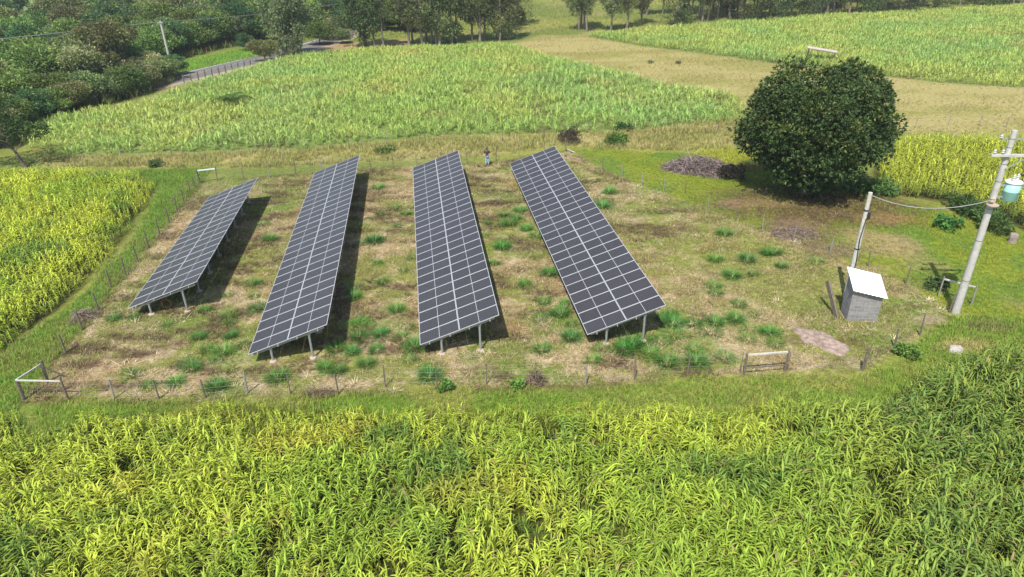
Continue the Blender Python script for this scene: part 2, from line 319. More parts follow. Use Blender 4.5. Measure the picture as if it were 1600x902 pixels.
def land(x, y):
    """surface colour of the land at world points (soil, litter and turf)"""
    n = fbm(x, y, 9, 1); n2 = fbm(x, y, 3.2, 5); n3 = fbm(x, y, 1.1, 9, 3); nf = fbm(x * 0.6 + y * 0.3, y * 1.7, 1.6, 33, 4)
    c = lerp(PAST, L_(128, 142, 66, 0.62), sstep(0.35, 0.65, fbm(x, y, 22, 3)))
    c = lerp(c, STRAW * 0.9, sstep(0.55, 0.75, n) * 0.6)
    wob = (n2 - 0.5) * 3.0 + (n3 - 0.5) * 1.2
    def over(c, P, col, soft, wobk=1.0, amt=1.0):
        m = sstep(-soft, soft, sdist(x, y, P) + wob * wobk) * amt
        return lerp(c, col, m)
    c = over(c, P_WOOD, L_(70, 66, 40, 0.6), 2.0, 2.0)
    c = over(c, P_DRY2, lerp(STRAW, lerp(L_(165, 158, 92, .66), PAST, sstep(.5, .8, n3)), sstep(0.40, 0.66, fbm(x, y * 2.2, 9, 12))), 1.2, 1.0)
    cane = lerp(lerp(SOIL, L_(124, 140, 70, 0.62), .45 * np.ones_like(n2)), L_(134, 152, 78, 0.64), sstep(0.33, 0.52, n2))
    c = over(c, P_CANE1, cane, 0.8, 0.4); c = over(c, P_CANE2, cane, 0.8, 0.4)
    c = over(c, P_STRAW, lerp(lerp(STRAW, L_(150, 150, 74, .66), sstep(0.35, 0.65, n2)), BROWN, sstep(0.62, 0.8, nf) * 0.5), 1.0, 0.8)
    c = over(c, P_MEADOW, lerp(lerp(L_(140, 152, 48, .64), GREEN, sstep(0.4, 0.65, n2)), TAN, sstep(0.60, 0.74, n) * 0.8), 1.0, 0.8)
    c = over(c, P_VERGE_L, lerp(L_(112, 146, 48, .64), L_(140, 142, 68, .64), sstep(0.4, 0.62, n2)), 0.5, 0.4)
    c = over(c, P_VERGE_F, lerp(L_(120, 150, 52, .66), L_(156, 156, 80, .64), sstep(0.45, 0.7, n2)), 0.5, 0.4)
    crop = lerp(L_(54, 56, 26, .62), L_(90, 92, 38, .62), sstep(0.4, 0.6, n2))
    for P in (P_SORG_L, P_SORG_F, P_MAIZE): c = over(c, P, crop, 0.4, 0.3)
    c = over(c, P_MAIZE_L, L_(150, 150, 50, .62), 0.5, 0.5)
    # inside the fence: dry litter, low turf, darker mown heaps of dead weed
    f5 = fbm(x * .8, y * 1.4, 1.5, 121, 4)
    e = lerp(lerp(TAN, PALE, sstep(0.42, 0.58, fbm(x, y, 1.3, 122, 3))), OLIVE, sstep(0.45, 0.55, fbm(x, y, 4.2, 21) + 0.75 * (f5 - 0.5)))
    e = lerp(e, GREEN, sstep(0.52, 0.66, fbm(x, y, 5.0, 25)) * 0.7)
    e = lerp(e, RED, sstep(0.66, 0.8, fbm(x, y, 5.0, 29)) * 0.7)
    e = lerp(e, BROWN, sstep(0.56, 0.66, nf) * 0.6); e = lerp(e, L_(205, 186, 146, .66), sstep(0.60, 0.70, fbm(x, y, .9, 133, 3)) * .5)
    rd = ell(x, y, 1020, 340, 6.5, 4.0, 0.6) * sstep(0.42, 0.62, nf) + ell(x, y, 740, 310, 3.0, 4.5, .6) * sstep(0.42, 0.62, nf) + ell(x, y, 185, 560, 5, 3.2, .6) * sstep(0.45, 0.62, nf)
    rd = rd + ell(x, y, 440, 340, 3.0, 5, .6) * sstep(0.45, 0.65, nf) * .8
    e = lerp(e, L_(104, 84, 62, .62), np.clip(rd, 0, 1) * 0.8)
    e = lerp(e, OLIVE * 1.02, ell(x, y, 1100, 440, 5, 6, .7) * 0.65 * sstep(0.3, 0.6, n3)); e = lerp(e, OLIVE, ell(x, y, 1250, 440, 5, 5, .7) * 0.5)
    d = sdist(x, y, P_ENCL); m = sstep(-0.25, 0.6, d + 0.25 * wob)
    c = lerp(c, e, m)
    line = np.exp(-((d + 0.05) / 0.35) ** 2) * sstep(0.35, 0.55, n3) * 0.75
    c = lerp(c, L_(104, 94, 60, .62), line * (x < 8))
    for px, py, rx, ry, col in ((1270, 318, 7.5, 5.0, L_(108, 82, 60, .6)), (1245, 362, 2.2, 2.6, L_(150, 122, 98, .62)), (1300, 392, 2.0, 1.2, L_(155, 132, 108, .62)), (1505, 541, 1.5, .55, L_(200, 172, 128, .66)),
                                (1545, 512, 1.3, .6, L_(128, 108, 90, .6)), (1455, 500, .9, .6, L_(180, 160, 128, .62)), (1390, 342, 2.5, 1.2, L_(156, 124, 84, .62)), (1180, 318, 3, 1.2, L_(160, 130, 100, .62)),
                                (1355, 420, 1.2, .5, TAN), (945, 540, .9, .7, TAN), (1150, 262, 3, 1.5, L_(120, 100, 78, .6))):
        c = lerp(c, col, ell(x, y, px, py, rx, ry) * 0.9)
    m = sstep(-1, 1, sdist(x, y, P_TRACK) + wob * .5); c = lerp(c, L_(184, 156, 112, .62), m)
    for PP_ in (P_PALE, P_PALE2): c = lerp(c, L_(150, 172, 96, .66), sstep(-2, 2, sdist(x, y, PP_) + wob))
    m = sstep(-1.5, 1.5, sdist(x, y, P_RV) + wob * .5); c = lerp(c, lerp(L_(120, 160, 45, .7), L_(100, 130, 55, .66), sstep(.4, .6, n2)), m)
    m = sstep(-1, 1, sdist(x, y, P_DIRT_EDGE) + wob * .5); c = lerp(c, L_(178, 156, 112, .64), m)
    return c

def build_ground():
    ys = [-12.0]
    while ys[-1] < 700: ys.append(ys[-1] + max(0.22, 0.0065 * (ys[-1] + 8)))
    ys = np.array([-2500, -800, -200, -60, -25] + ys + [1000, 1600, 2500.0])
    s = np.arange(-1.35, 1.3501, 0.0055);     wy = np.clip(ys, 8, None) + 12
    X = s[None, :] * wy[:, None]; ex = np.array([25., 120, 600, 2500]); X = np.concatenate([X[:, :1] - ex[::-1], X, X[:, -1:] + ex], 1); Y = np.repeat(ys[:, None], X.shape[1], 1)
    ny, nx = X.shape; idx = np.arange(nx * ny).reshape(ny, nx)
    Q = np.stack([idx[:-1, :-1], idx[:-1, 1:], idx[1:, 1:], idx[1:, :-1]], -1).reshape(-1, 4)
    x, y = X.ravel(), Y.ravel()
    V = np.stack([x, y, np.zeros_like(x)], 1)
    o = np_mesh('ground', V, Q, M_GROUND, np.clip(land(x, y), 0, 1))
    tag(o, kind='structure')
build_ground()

# ------------------------------------------------------------------ road beyond the cane
def road_path(t):
    a = Vector(gp(283, 121)); d = (Vector(gp(402, 93)) - a).normalized(); n = Vector((-d.y, d.x))
    return a + d * t + n * (.012 * t * t if t < 0 else (.006 * (t - 22) ** 2 if t > 22 else 0)), n
def build_road():
    a = Vector(gp(283, 121)); b = Vector(gp(402, 93)); d = (b - a).normalized(); n = Vector((-d.y, d.x))
    m, nt, bs = new_mat('asphalt')
    no = nd(nt, 'ShaderNodeTexNoise'); no.inputs['Scale'].default_value = 1.5; no.inputs['Detail'].default_value = 6
    ge = nd(nt, 'ShaderNodeNewGeometry'); nt.links.new(ge.outputs['Position'], no.inputs['Vector'])
    cr = nd(nt, 'ShaderNodeValToRGB'); cr.color_ramp.elements[0].color = (0.10, 0.09, 0.085, 1); cr.color_ramp.elements[1].color = (0.19, 0.175, 0.165, 1)
    nt.links.new(no.outputs[0], cr.inputs[0]); nt.links.new(cr.outputs[0], bs.inputs['Base Color']); bs.inputs['Roughness'].default_value = 0.9
    def strip(name, off, w_, z, mat, t0=-18, t1=75):
        pts = []
        for t in np.linspace(t0, t1, 40):
            bend = 0
            c, n = road_path(t); tg_ = (road_path(t + .5)[0] - road_path(t - .5)[0]).normalized(); n = Vector((-tg_.y, tg_.x)); c = c + n * off; e = n * w_ / 2
            pts += [(c.x - e.x, c.y - e.y, z), (c.x + e.x, c.y + e.y, z)]
        fs = [(2 * i, 2 * i + 1, 2 * i + 3, 2 * i + 2) for i in range(39)]
        me = MB(); me.add(pts, fs); o = me.build(name, mat); tag(o, kind='structure'); return o
    strip('road', 0, 6.4, 0.012, m)
    strip('road_marking', 2.7, 0.18, 0.017, M_WHITE); strip('road_centre_marking', 0, 0.14, 0.017, pmat('yellow_line', (.5, .38, .08)))
    strip('road_shoulder', -4.1, 1.8, 0.008, pmat('gravel', (0.30, 0.24, 0.17), 0.95, var=.3, scale=2))
    # rail fence on the near side of the road
    f = thing('roadside_fence', 'low post and rail fence along the near edge of the road', 'fence')
    rail = MB(); k = 0
    pa, pb = Vector(gp(288, 131)), Vector(gp(402, 104)); L = (pb - pa).length; N = 11
    for i in range(N + 1):
        p = pa + (pb - pa) * i / N
        MB().tube([(p.x, p.y, -.1), (p.x, p.y, 1.35)], 0.10, 6).build('post', M_WOOD, f)
    rail.beam((pa.x, pa.y, 1.15), (pb.x, pb.y, 1.15), 0.07, 0.12); rail.beam((pa.x, pa.y, 0.6), (pb.x, pb.y, 0.6), 0.05, 0.06)
    rail.build('rail', M_PALEWOOD, f)
build_road()
print('ground done')

# ------------------------------------------------------------------ solar arrays
AZ, TILT, PW, PH, PITCHM = 0.1309, 0.3215, 2.278, 1.134, 1.154
TW = 4.58
def panel_mesh():
    me = MB(); fw = 0.030; t = 0.035
    me.box((0, -PH / 2 + fw / 2, 0), (PW, fw, t), 0); me.box((0, PH / 2 - fw / 2, 0), (PW, fw, t), 0)
    me.box((-PW / 2 + fw / 2, 0, 0), (fw, PH - 2 * fw, t), 0); me.box((PW / 2 - fw / 2, 0, 0), (fw, PH - 2 * fw, t), 0)
    for sx in (-1, 1):
        me.box((sx * (PW / 4 - fw / 4 + 0.006), 0, 0), (PW / 2 - fw - 0.014 + 0.002, PH - 2 * fw, t - 0.010), 1)
    me.box((0, 0, 0.0008), (0.028, PH - 2 * fw, t - 0.010), 2)
    return me.build('solar_panel', [M_ALU, M_CELL, pmat('cell_gap_backing', (.42, .42, .43), .5, var=.03)])
P0 = panel_mesh()
def solar_array(x, y, h, n, label, first):
    L = n * PITCHM
    root = thing('solar_array', label, 'solar panels', (x, y, 0), AZ, 'rows of solar panels in the fenced plot')
    ct, st = math.cos(TILT), math.sin(TILT)
    for k in range(n):
        for j in range(2):
            o = P0 if (first and k == 0 and j == 0) else P0.copy()
            if o is not P0: COL.objects.link(o)
            o.parent = root; a = TW * (0.25 + 0.5 * j)
            o.location = (a * ct, (k + 0.5) * PITCHM, h + a * st + random.uniform(-.004, .004)); o.rotation_euler = (0, -TILT + random.uniform(-.004, .004), 0)
    nb = round((L - 0.5) / 2.78)
    leg0 = {}
    for k in range(nb + 1):
        yy = 0.24 + (L - 0.48) * k / nb
        rb = MB(); e0, e1 = 0.25, TW - 0.25
        rb.beam((e0 * ct, yy, h + e0 * st - 0.20), (e1 * ct, yy, h + e1 * st - 0.20), 0.07, 0.11)
        rb.build('rafter', M_GALV, root)
        for q, a in enumerate((0.266, 0.753)):
            xx = a * TW * ct; zt = h + a * TW * st - 0.24
            if q not in leg0:
                m = MB().tube([(0, 0, -0.1), (0, 0, zt)], 0.062, 12); m.box((0, 0, zt - 0.04), (0.16, 0.16, 0.08))
                f = MB().lathe((0, 0, -0.05), [(0.21, 0), (0.20, 0.10), (0.15, 0.15), (0.07, 0.16)], 12)
                leg0[q] = (m.build('leg', M_GALV, root), None)
                ft = f.build('footing', M_FOOT, leg0[q][0]); lg = leg0[q][0]; leg0[q] = (lg, ft)
            else:
                lg = leg0[q][0].copy(); COL.objects.link(lg); lg.parent = root
                ft = leg0[q][1].copy(); COL.objects.link(ft); ft.parent = lg; ft.rotation_euler = (0, 0, random.uniform(0, 6)); s = random.uniform(.8, 1.2); ft.scale = (s, s, 1)
            lg.location = (xx, yy, 0)
    for a in (0.12, 0.38, 0.62, 0.88):
        MB().beam((a * TW * ct, -0.10, h + a * TW * st - 0.095), (a * TW * ct, L + 0.10, h + a * TW * st - 0.095), 0.05, 0.075).build('purlin', M_GALV, root)
    return root
solar_array(-23.26, 36.15, 0.66, 17, 'shortest row of dark solar panels, leftmost beside the side fence', True)
solar_array(-14.16, 30.68, 0.71, 27, 'long row of solar panels second from the left, next to the short row', False)
solar_array(-5.01, 31.07, 0.86, 27, 'long row of solar panels just left of the standing person', False)
solar_array(4.06, 31.75, 0.87, 27, 'rightmost long row of solar panels, nearest the block hut', False)
ring = MB().tube([(-21.4 + .30 * math.cos(a), 37.1, .45 + .30 * math.sin(a)) for a in np.linspace(0, 2 * PI, 24)], 0.025, 6, cap=False)
tag(ring.build('conduit_coil', M_ORANGE), 'orange coil of conduit hanging under the low end of the shortest solar row', 'conduit coil')

# ------------------------------------------------------------------ fences
def fence(name, label, posts, mat_fn, hts=(0.3, 0.6, 0.9, 1.2), h=1.25, group=None, rad=0.042, wire=0.0045):
    f = thing(name, label, 'fence', (0, 0, 0), 0, group); rnd = random.Random(label)
    tops = []
    for i, p in enumerate(posts):
        x, y = p[0], p[1]; thick = p[2] if len(p) > 2 else 1.0
        lean = (rnd.uniform(-.06, .06), rnd.uniform(-.06, .06)); hh = h * rnd.uniform(.9, 1.08) * (1.06 if thick > 1 else 1)
        r0 = rad * thick
        MB().tube([(x, y, -.1), (x + lean[0] * .5, y + lean[1] * .5, hh * .5), (x + lean[0], y + lean[1], hh)], [r0 * 1.1, r0, r0 * .9], 7).build('post', mat_fn(i, rnd), f)
        tops.append((x, y, lean))
    for z in hts:
        w_ = MB(); pts = []
        for i, (x, y, l) in enumerate(tops):
            pts.append((x + l[0] * z / h, y + l[1] * z / h, z))
            if i < len(tops) - 1:
                x2, y2, l2 = tops[i + 1]; pts.append(((x + x2) / 2, (y + y2) / 2, z - 0.03))
        w_.tube(pts, wire, 4); w_.build('wire', M_WIRE, f)
    return f
M_GREYPOST = pmat('grey_post', (0.27, 0.25, 0.22), 0.9, var=.3, scale=8)
woodsy = lambda i, r: M_WOOD if r.random() < .7 else M_GREYPOST
def G2(lst): return [tuple(gp(*p[:2])) + tuple(p[2:]) for p in lst]
left_posts = G2([(37.5, 625, 1.6), (75, 598, 1.3), (103, 552), (129, 515), (155, 486), (174, 449), (196, 430), (216, 410), (232, 388), (250, 368), (264.5, 347.5), (277, 332.5), (287.5, 317), (297, 301, .8), (305.5, 294.5), (312.5, 287, 1.6)])
fl = fence('wire_fence', 'wire fence with thin leaning posts left of the shortest solar row', left_posts, lambda i, r: M_WOOD, rad=.055, group='wire fences round the solar plot')
front_posts = G2([(37.5, 625, .1), (107, 625, 1.3), (179, 623), (249, 624), (321, 622), (387, 615, 1.2), (454, 615, .8), (529, 616), (602, 605, .9), (683, 605, .8), (760, 601, .8), (837, 600, .8), (915, 602), (992, 594, 1.2), (1074, 588), (1157, 585, .5)])
ff = fence('wire_fence', 'wire fence with thin posts between the solar rows and the nearest crop', front_posts, woodsy, group='wire fences round the solar plot')
gate_posts = G2([(1230, 580, .5), (1347, 579, 1.8), (1397, 544, 1.3), (1437, 525, 1.0), (1483, 489, 1.2)])
fg = fence('wire_fence', 'short run of wire fence with dark wooden posts right of the wooden rail gate frame', gate_posts, lambda i, r: M_WOOD, group='wire fences round the solar plot')
right_posts = G2([(1517, 477, 1.2), (1466, 463, 1.2), (1415, 446), (1356, 417), (1296, 397), (1239, 379, .8), (1191, 361, .8), (1149, 345, 1.0), (1106, 327, .8), (1070, 303, .7), (1037, 300, .8), (1003, 291, 1.1), (972, 278), (941.6, 266), (908, 250, .8), (884, 236, 1.3)])
fr = fence('wire_fence', 'wire fence with thin pale posts running from behind the block hut to the far corner', right_posts, lambda i, r: M_GREYPOST if r.random() < .6 else M_WOOD, group='wire fences round the solar plot')
back_posts = G2([(312.5, 287, .1), (340, 283, 1.1), (381, 282), (421, 277), (462, 272), (502, 266), (540, 266, .8), (579, 266), (615, 262, .8), (650, 259), (690, 257, .8), (730, 256, .8), (775, 252, 1.1), (812, 248, .8), (850, 242, .8), (884, 236, .1)])
fb = fence('wire_fence', 'wire fence behind the far ends of the solar rows and the standing person', back_posts, woodsy, group='wire fences round the solar plot')
def brace(root, p0, p1, z0, z1, mat, th=0.065):
    a, b = gp(*p0), gp(*p1)
    MB().beam((a[0], a[1], z0), (b[0], b[1], z1), th, th).build('brace_rail', mat, root)
brace(fl, (37.5, 625), (75, 598), 1.2, 1.15, M_PALEWOOD); brace(ff, (37.5, 625), (107, 625), 1.2, 1.15, M_PALEWOOD)
brace(fl, (75, 598), (103, 590), 1.0, .1, M_WOOD, .06)
brace(fb, (312.5, 287), (340, 283), 1.25, 1.2, M_WHITE, .10)
brace(fr, (1517, 477), (1466, 463), 1.2, 1.2, M_PALEWOOD, .08)
g_ = thing('gate_frame', 'low wooden gate frame with a pale top rail between two posts in the front fence', 'gate')
a, b = gp(1162, 586), gp(1226, 581)
MB().beam((a[0], a[1], 1.22), (b[0], b[1], 1.22), .08, .08).build('top_rail', M_PALEWOOD, g_); MB().beam((a[0], a[1], .42), (b[0], b[1], .42), .05, .05).build('lower_rail', M_WOOD, g_)
for q in (a, b): MB().tube([(q[0], q[1], 0), (q[0], q[1], 1.3)], .06, 7).build('post', M_WOOD, g_)
cane_posts = G2([(40, 262), (110, 250), (190, 246), (270, 247), (345, 244), (422, 240), (484, 236), (546, 231), (605, 226), (665, 223), (725, 219), (785, 222), (850, 214), (915, 208), (985, 206), (1055, 205), (1121, 209, 1.6), (1170, 207)])
fence('wire_fence', 'sparse old wire fence in the straw grass along the foot of the sugar cane', cane_posts, woodsy, (.5, 1.0), 1.2, rad=.035)
far_posts = G2([(1392, 214), (1430, 200), (1482, 196), (1530, 197), (1572, 200), (1620, 205)])
fence('wire_fence', 'line of thin posts in the dry grass behind the yellow maize', far_posts, lambda i, r: M_GREYPOST, (.5, 1.0), 1.2, rad=.04)

# ------------------------------------------------------------------ block hut
def hut():
    x0, x1, y0, y1 = 19.45, 21.12, 34.12, 35.25; T = .14
    zFL, zFR, zBL, zBR = 2.06, 1.68, 2.58, 2.20
    r = thing('block_hut', 'small grey concrete block hut with a sloping white sheet roof', 'hut', (x0, y0, 0), -.11)
    W_, D_ = x1 - x0, y1 - y0
    def wall(p, q, zp, zq, nrm):
        a, b = Vector(p), Vector(q); n = Vector(nrm) * T; vs = []
        for v, z in ((a, zp), (b, zq)):
            vs += [(v.x, v.y, -.05), (v.x, v.y, z), (v.x + n.x, v.y + n.y, z), (v.x + n.x, v.y + n.y, -.05)]
        MB().add(vs, [(0, 1, 2, 3), (7, 6, 5, 4), (0, 4, 5, 1), (1, 5, 6, 2), (2, 6, 7, 3), (3, 7, 4, 0)]).build('wall', M_BLOCK, r)
    wall((0, 0), (W_, 0), zFL, zFR, (0, 1)); wall((0, D_), (W_, D_), zBL, zBR, (0, -1))
    k = T / D_; wall((0, T), (0, D_ - T), zFL + (zBL - zFL) * k, zBL - (zBL - zFL) * k, (1, 0)); wall((W_, T), (W_, D_ - T), zFR + (zBR - zFR) * k, zBR - (zBR - zFR) * k, (-1, 0))
    zz = lambda x, y: zFL + (zFR - zFL) * x / W_ + (zBL - zFL) * y / D_
    for yy in (-.02, D_ - .12):
        MB().beam((-.14, yy, zz(-.14, yy) + .045), (W_ + .2, yy, zz(W_ + .2, yy) + .045), .07, .08).build('rafter', M_WOOD, r)
    MB().box((W_ / 2, D_ / 2, -.01), (W_ + .08, D_ + .08, .05)).build('floor_slab', M_FOOT, r)
    n = 26; vs = []; fs = []
    for i in range(n + 1):
        x = -.10 + (W_ + .30) * i / n
        for y, off in ((-.22, 0), (D_ + .26, 0)):
            z = zz(x, y) + .10 + .016 * math.sin(i * PI / 1.5)
            vs += [(x, y, z), (x, y, z + .012)]
    for i in range(n):
        b0 = 4 * i; fs += [(b0, b0 + 2, b0 + 6, b0 + 4), (b0 + 1, b0 + 5, b0 + 7, b0 + 3), (b0, b0 + 4, b0 + 5, b0 + 1), (b0 + 2, b0 + 3, b0 + 7, b0 + 6)]
    fs += [(0, 1, 3, 2), (4 * n, 4 * n + 2, 4 * n + 3, 4 * n + 1)]
    MB().add(vs, fs).build('roof', M_WHITE, r)
hut()
pl = MB().beam((19.05, 34.55, 0), (18.75, 35.9, 1.7), .10, .30)
tag(pl.build('leaning_plank', M_WOOD), 'dark plank leaning beside the left wall of the block hut', 'plank')

# ------------------------------------------------------------------ posts and poles
def service_post():
    r = thing('service_post', 'short tapered pale wooden service post standing behind the block hut', 'post', (20.62, 36.9, 0))
    MB().tube([(0, 0, -.2), (0, 0, 3), (0, 0, 6.85)], [.17, .15, .115], 12).build('shaft', M_PALEWOOD, r, True)
    MB().box((.13, -.12, 5.45), (.16, .14, .42)).build('junction_box', M_DARK, r)
    MB().tube([(.02, -.17, 5.3), (-.08, -.19, 4.0), (.03, -.19, 2.6), (-.02, -.2, .6)], .028, 6).build('conduit', M_DARK, r)
    b = MB()
    for z in (5.75, 3.3): b.tube([(0, 0, z), (0, 0, z + .07)], .16, 12)
    b.build('strap', M_DARK, r)
service_post()
def main_pole():
    bx, by = 26.12, 34.71
    r = thing('utility_pole', 'tall tapered concrete utility pole carrying a pale turquoise transformer', 'utility pole', (bx, by, 0))
    MB().tube([(0, 0, -.3), (0, 0, 5), (0, 0, 10.9)], [.225, .185, .135], 20).build('shaft', M_CONC, r, True)
    bd = MB()
    for z in (2.2, 4.7, 6.6, 8.15, 9.1, 10.0, 10.45): bd.tube([(0, 0, z), (0, 0, z + .035)], (.232 - .0083 * z), 16)
    bd.build('band', M_WIRE, r)
    L, Rr = gp(1549.8, 238, 9.64), gp(1599.7, 244, 9.64); d = Vector((Rr[0] - L[0], Rr[1] - L[1], 0)).normalized()
    l0 = Vector((L[0] - bx, L[1] - by, 9.64)); off = Vector((0, -.20, 0))
    c0 = Vector((-.85, -.2, 9.64)); e = Vector((1.55, -.2, 9.64)) ; dd = Vector((1, -.10, 0)).normalized()
    p0 = Vector((0, -.22, 9.64)) - dd * .95; p1 = Vector((0, -.22, 9.64)) + dd * 1.75
    ca = MB().beam(p0, p1, .13, .13).build('crossarm', M_CONC, r)
    MB().beam((0, -.2, 8.9), p0 + dd * 1.9 + Vector((0, .02, -.08)), .04, .04).build('arm_brace', M_GALV, r)
    for t in (.15, .55, 2.0, 2.5):
        q = p0 + dd * t; MB().lathe((q.x, q.y, q.z + .06), [(.03, 0), (.03, .08), (.09, .10), (.05, .15), (.08, .18), (.03, .26)], 10).build('insulator', M_PORC, ca)
    a2 = MB().beam((-.55, .17, 10.40), (1.0, .05, 10.40), .07, .07).build('upper_arm', M_GALV, r)
    for x in (-.5, .95): MB().lathe((x, .13, 10.44), [(.03, 0), (.08, .05), (.05, .1), (.08, .14), (.03, .22)], 10).build('insulator', M_PORC, a2)
    # transformer
    cx, cy, cz = .74, -.15, 7.12
    tk = MB().lathe((cx, cy, cz), [(.34, 0), (.38, .04), (.38, .5), (.395, .52), (.395, .56), (.38, .58), (.38, 1.0)], 28).build('transformer_tank', M_TURQ, r)
    for p in tk.data.polygons: p.use_smooth = len(p.vertices) == 4
    MB().lathe((cx, cy, cz + 1.0), [(.42, 0), (.42, .05), (.36, .10), (.12, .15)], 28).build('lid', M_WHITE, tk)
    for ax, ay in ((-.15, -.1), (.17, .05)): MB().lathe((cx + ax, cy + ay, cz + 1.1), [(.05, 0), (.09, .08), (.05, .14), (.09, .20), (.05, .26), (.08, .30), (.02, .38)], 10).build('bushing', M_PORC, tk)
    MB().tube([(cx + .17, cy + .05, cz + 1.45), (cx + .5, cy, cz + 1.35), (cx + .8, cy, cz + 1.75), (cx + .9, cy, cz + 2.5)], .045, 6).build('lead', M_DARK, tk)
    br = MB()
    for z in (cz + .2, cz + .85): br.beam((.12, -.05, z), (cx - .33, cy, z), .10, .07)
    for z in (cz + .25, cz + .75): br.box((cx + .42, cy - .06, z), (.10, .10, .10))
    br.build('bracket', M_GALV, r)
    MB().lathe((-.12, -.16, 7.02), [(.10, 0), (.13, .05), (.10, .16), (.12, .22)], 10).build('cable_clamp', M_RUST, r)
    MB().lathe((-.05, -.2, 6.85), [(.30, 0), (.31, .04), (.30, .08)], 16).build('collar', M_RUST, r)
main_pole()
def cable(p0, p1, sag, rad, n=24):
    p0, p1 = Vector(p0), Vector(p1)
    return MB().tube([p0.lerp(p1, t) - Vector((0, 0, sag * 4 * t * (1 - t))) for t in np.linspace(0, 1, n)], rad, 6)
tag(cable((20.68, 36.8, 6.7), (25.95, 34.55, 7.15), .62, .024).build('twisted_cable', M_CABLE), 'sagging twisted grey cable between the service post and the utility pole', 'cable')

# far power line
def road_pole(x, y, h, label):
    r = thing('roadside_pole', label, 'utility pole', (x, y, 0), 0, 'distant roadside poles')
    MB().tube([(0, 0, -.2), (0, 0, h)], [.22, .15], 10).build('shaft', M_CONC, r)
    MB().beam((-.5, -.18, h - .3), (.5, -.18, h - .3), .1, .1).build('crossarm', M_CONC, r)
xr, yr = gp(267, 102)
PP = [(-150, 62, 7.6), (xr, yr, 7.4), (-22.5, 166, 8.6), (20, 212, 8.6)]
road_pole(xr, yr, 7.4, 'white pole standing alone on the green verge beside the road'); road_pole(-22.5, 166, 9.6, 'pale pole showing among the tall trees at the top edge')
for i in range(3):
    nm = ('pair of thin wires running left over the wood from the white roadside pole', 'pair of thin wires between the white roadside pole and the pole among the trees', 'pair of thin wires leaving the pole among the trees to the right')[i]
    m = MB(); a, b = PP[i], PP[i + 1]
    for o in (-.35, .35): 
        p0, p1 = Vector((a[0] + o, a[1], a[2] - .15)), Vector((b[0] + o, b[1], b[2] - .15))
        m.tube([p0.lerp(p1, t) - Vector((0, 0, .9 * 4 * t * (1 - t))) for t in np.linspace(0, 1, 20)], .028, 4)
    tag(m.build('power_lines', M_WIRE), nm, 'power lines', 'distant power lines')
# shelter roof in the far cane
def shelter():
    x, y = gp(1281, 97); r = thing('field_shelter', 'low open shelter with a flat rusty pale roof standing in the far cane', 'shelter', (x, y, 0), -.35)
    MB().box((0, 0, 2.0), (4.7, 2.0, .10), 0, Matrix.Rotation(.13, 3, 'Y')).build('roof', pmat('weathered_sheet', (.50, .42, .35), .7, var=.2, scale=1), r)
    for sx in (-2.0, 2.0):
        for sy in (-1, 1): MB().tube([(sx, sy, 0), (sx, sy, 1.95 - sx * .13)], .07, 6).build('post', M_WOOD, r)
    MB().beam((-2.3, -.95, 2.2), (2.3, -.95, 1.6), .1, .12).build('beam', M_WOOD, r)
shelter()

# ------------------------------------------------------------------ stones and litter
def rock(name, label, cat, x, y, rx, ry, rz, rot, mat, seed):
    rnd = np.random.RandomState(seed); nu, nv = 22, 9; vs = []
    for j in range(nv):
        ph = PI / 2 * j / (nv - 1)
        for i in range(nu):
            a = 2 * PI * i / nu; k = 1 + .16 * math.sin(2 * a + seed) + .09 * math.sin(5 * a + seed * 2) + .03 * rnd.randn()
            rr = math.cos(ph) ** .35
            px, py = rx * rr * k * math.cos(a), ry * rr * k * math.sin(a)
            vs.append((px * math.cos(rot) - py * math.sin(rot), px * math.sin(rot) + py * math.cos(rot), rz * math.sin(ph) * (1 + .15 * rnd.randn()) - .02))
    fs = [(j * nu + i, j * nu + (i + 1) % nu, (j + 1) * nu + (i + 1) % nu, (j + 1) * nu + i) for j in range(nv - 1) for i in range(nu)]
    o = MB().add(vs, fs).build(name, mat, None, True); o.location = (x, y, 0); return tag(o, label, cat)
x, y = gp(1284, 533); rock('flat_rock', 'broad flat pinkish brown rock lying in the grass in front of the block hut', 'rock', x, y, 1.55, .95, .10, -.75, M_STONE, 3)
x, y = gp(1493, 549); rock('white_stone', 'rounded whitish stone on the sandy patch near the utility pole', 'stone', x, y, .42, .26, .30, 0, pmat('white_stone_face', (.42, .39, .35), .9, var=.25, scale=6, bump=.5), 5)
x, y = gp(1581, 379); s_ = MB().lathe((0, 0, -.05), [(.30, 0), (.27, .2), (.29, .5), (.25, .72), (.12, .74)], 14).build('tree_stump', pmat('stump_wood', (.30, .24, .21), .95, var=.4, scale=6, bump=.6)); s_.location = (x, y, 0); tag(s_, 'short greyish tree stump in the green grass right of the utility pole', 'stump')
a, b = gp(884, 234), gp(898, 240); tag(MB().tube([(a[0], a[1], .12), (b[0], b[1], .1)], .06, 8).build('fallen_rail', M_PALEWOOD), 'pale rail lying on the ground beyond the far end of the rightmost solar row', 'rail')
a, b = gp(1372, 308), gp(1440, 330)
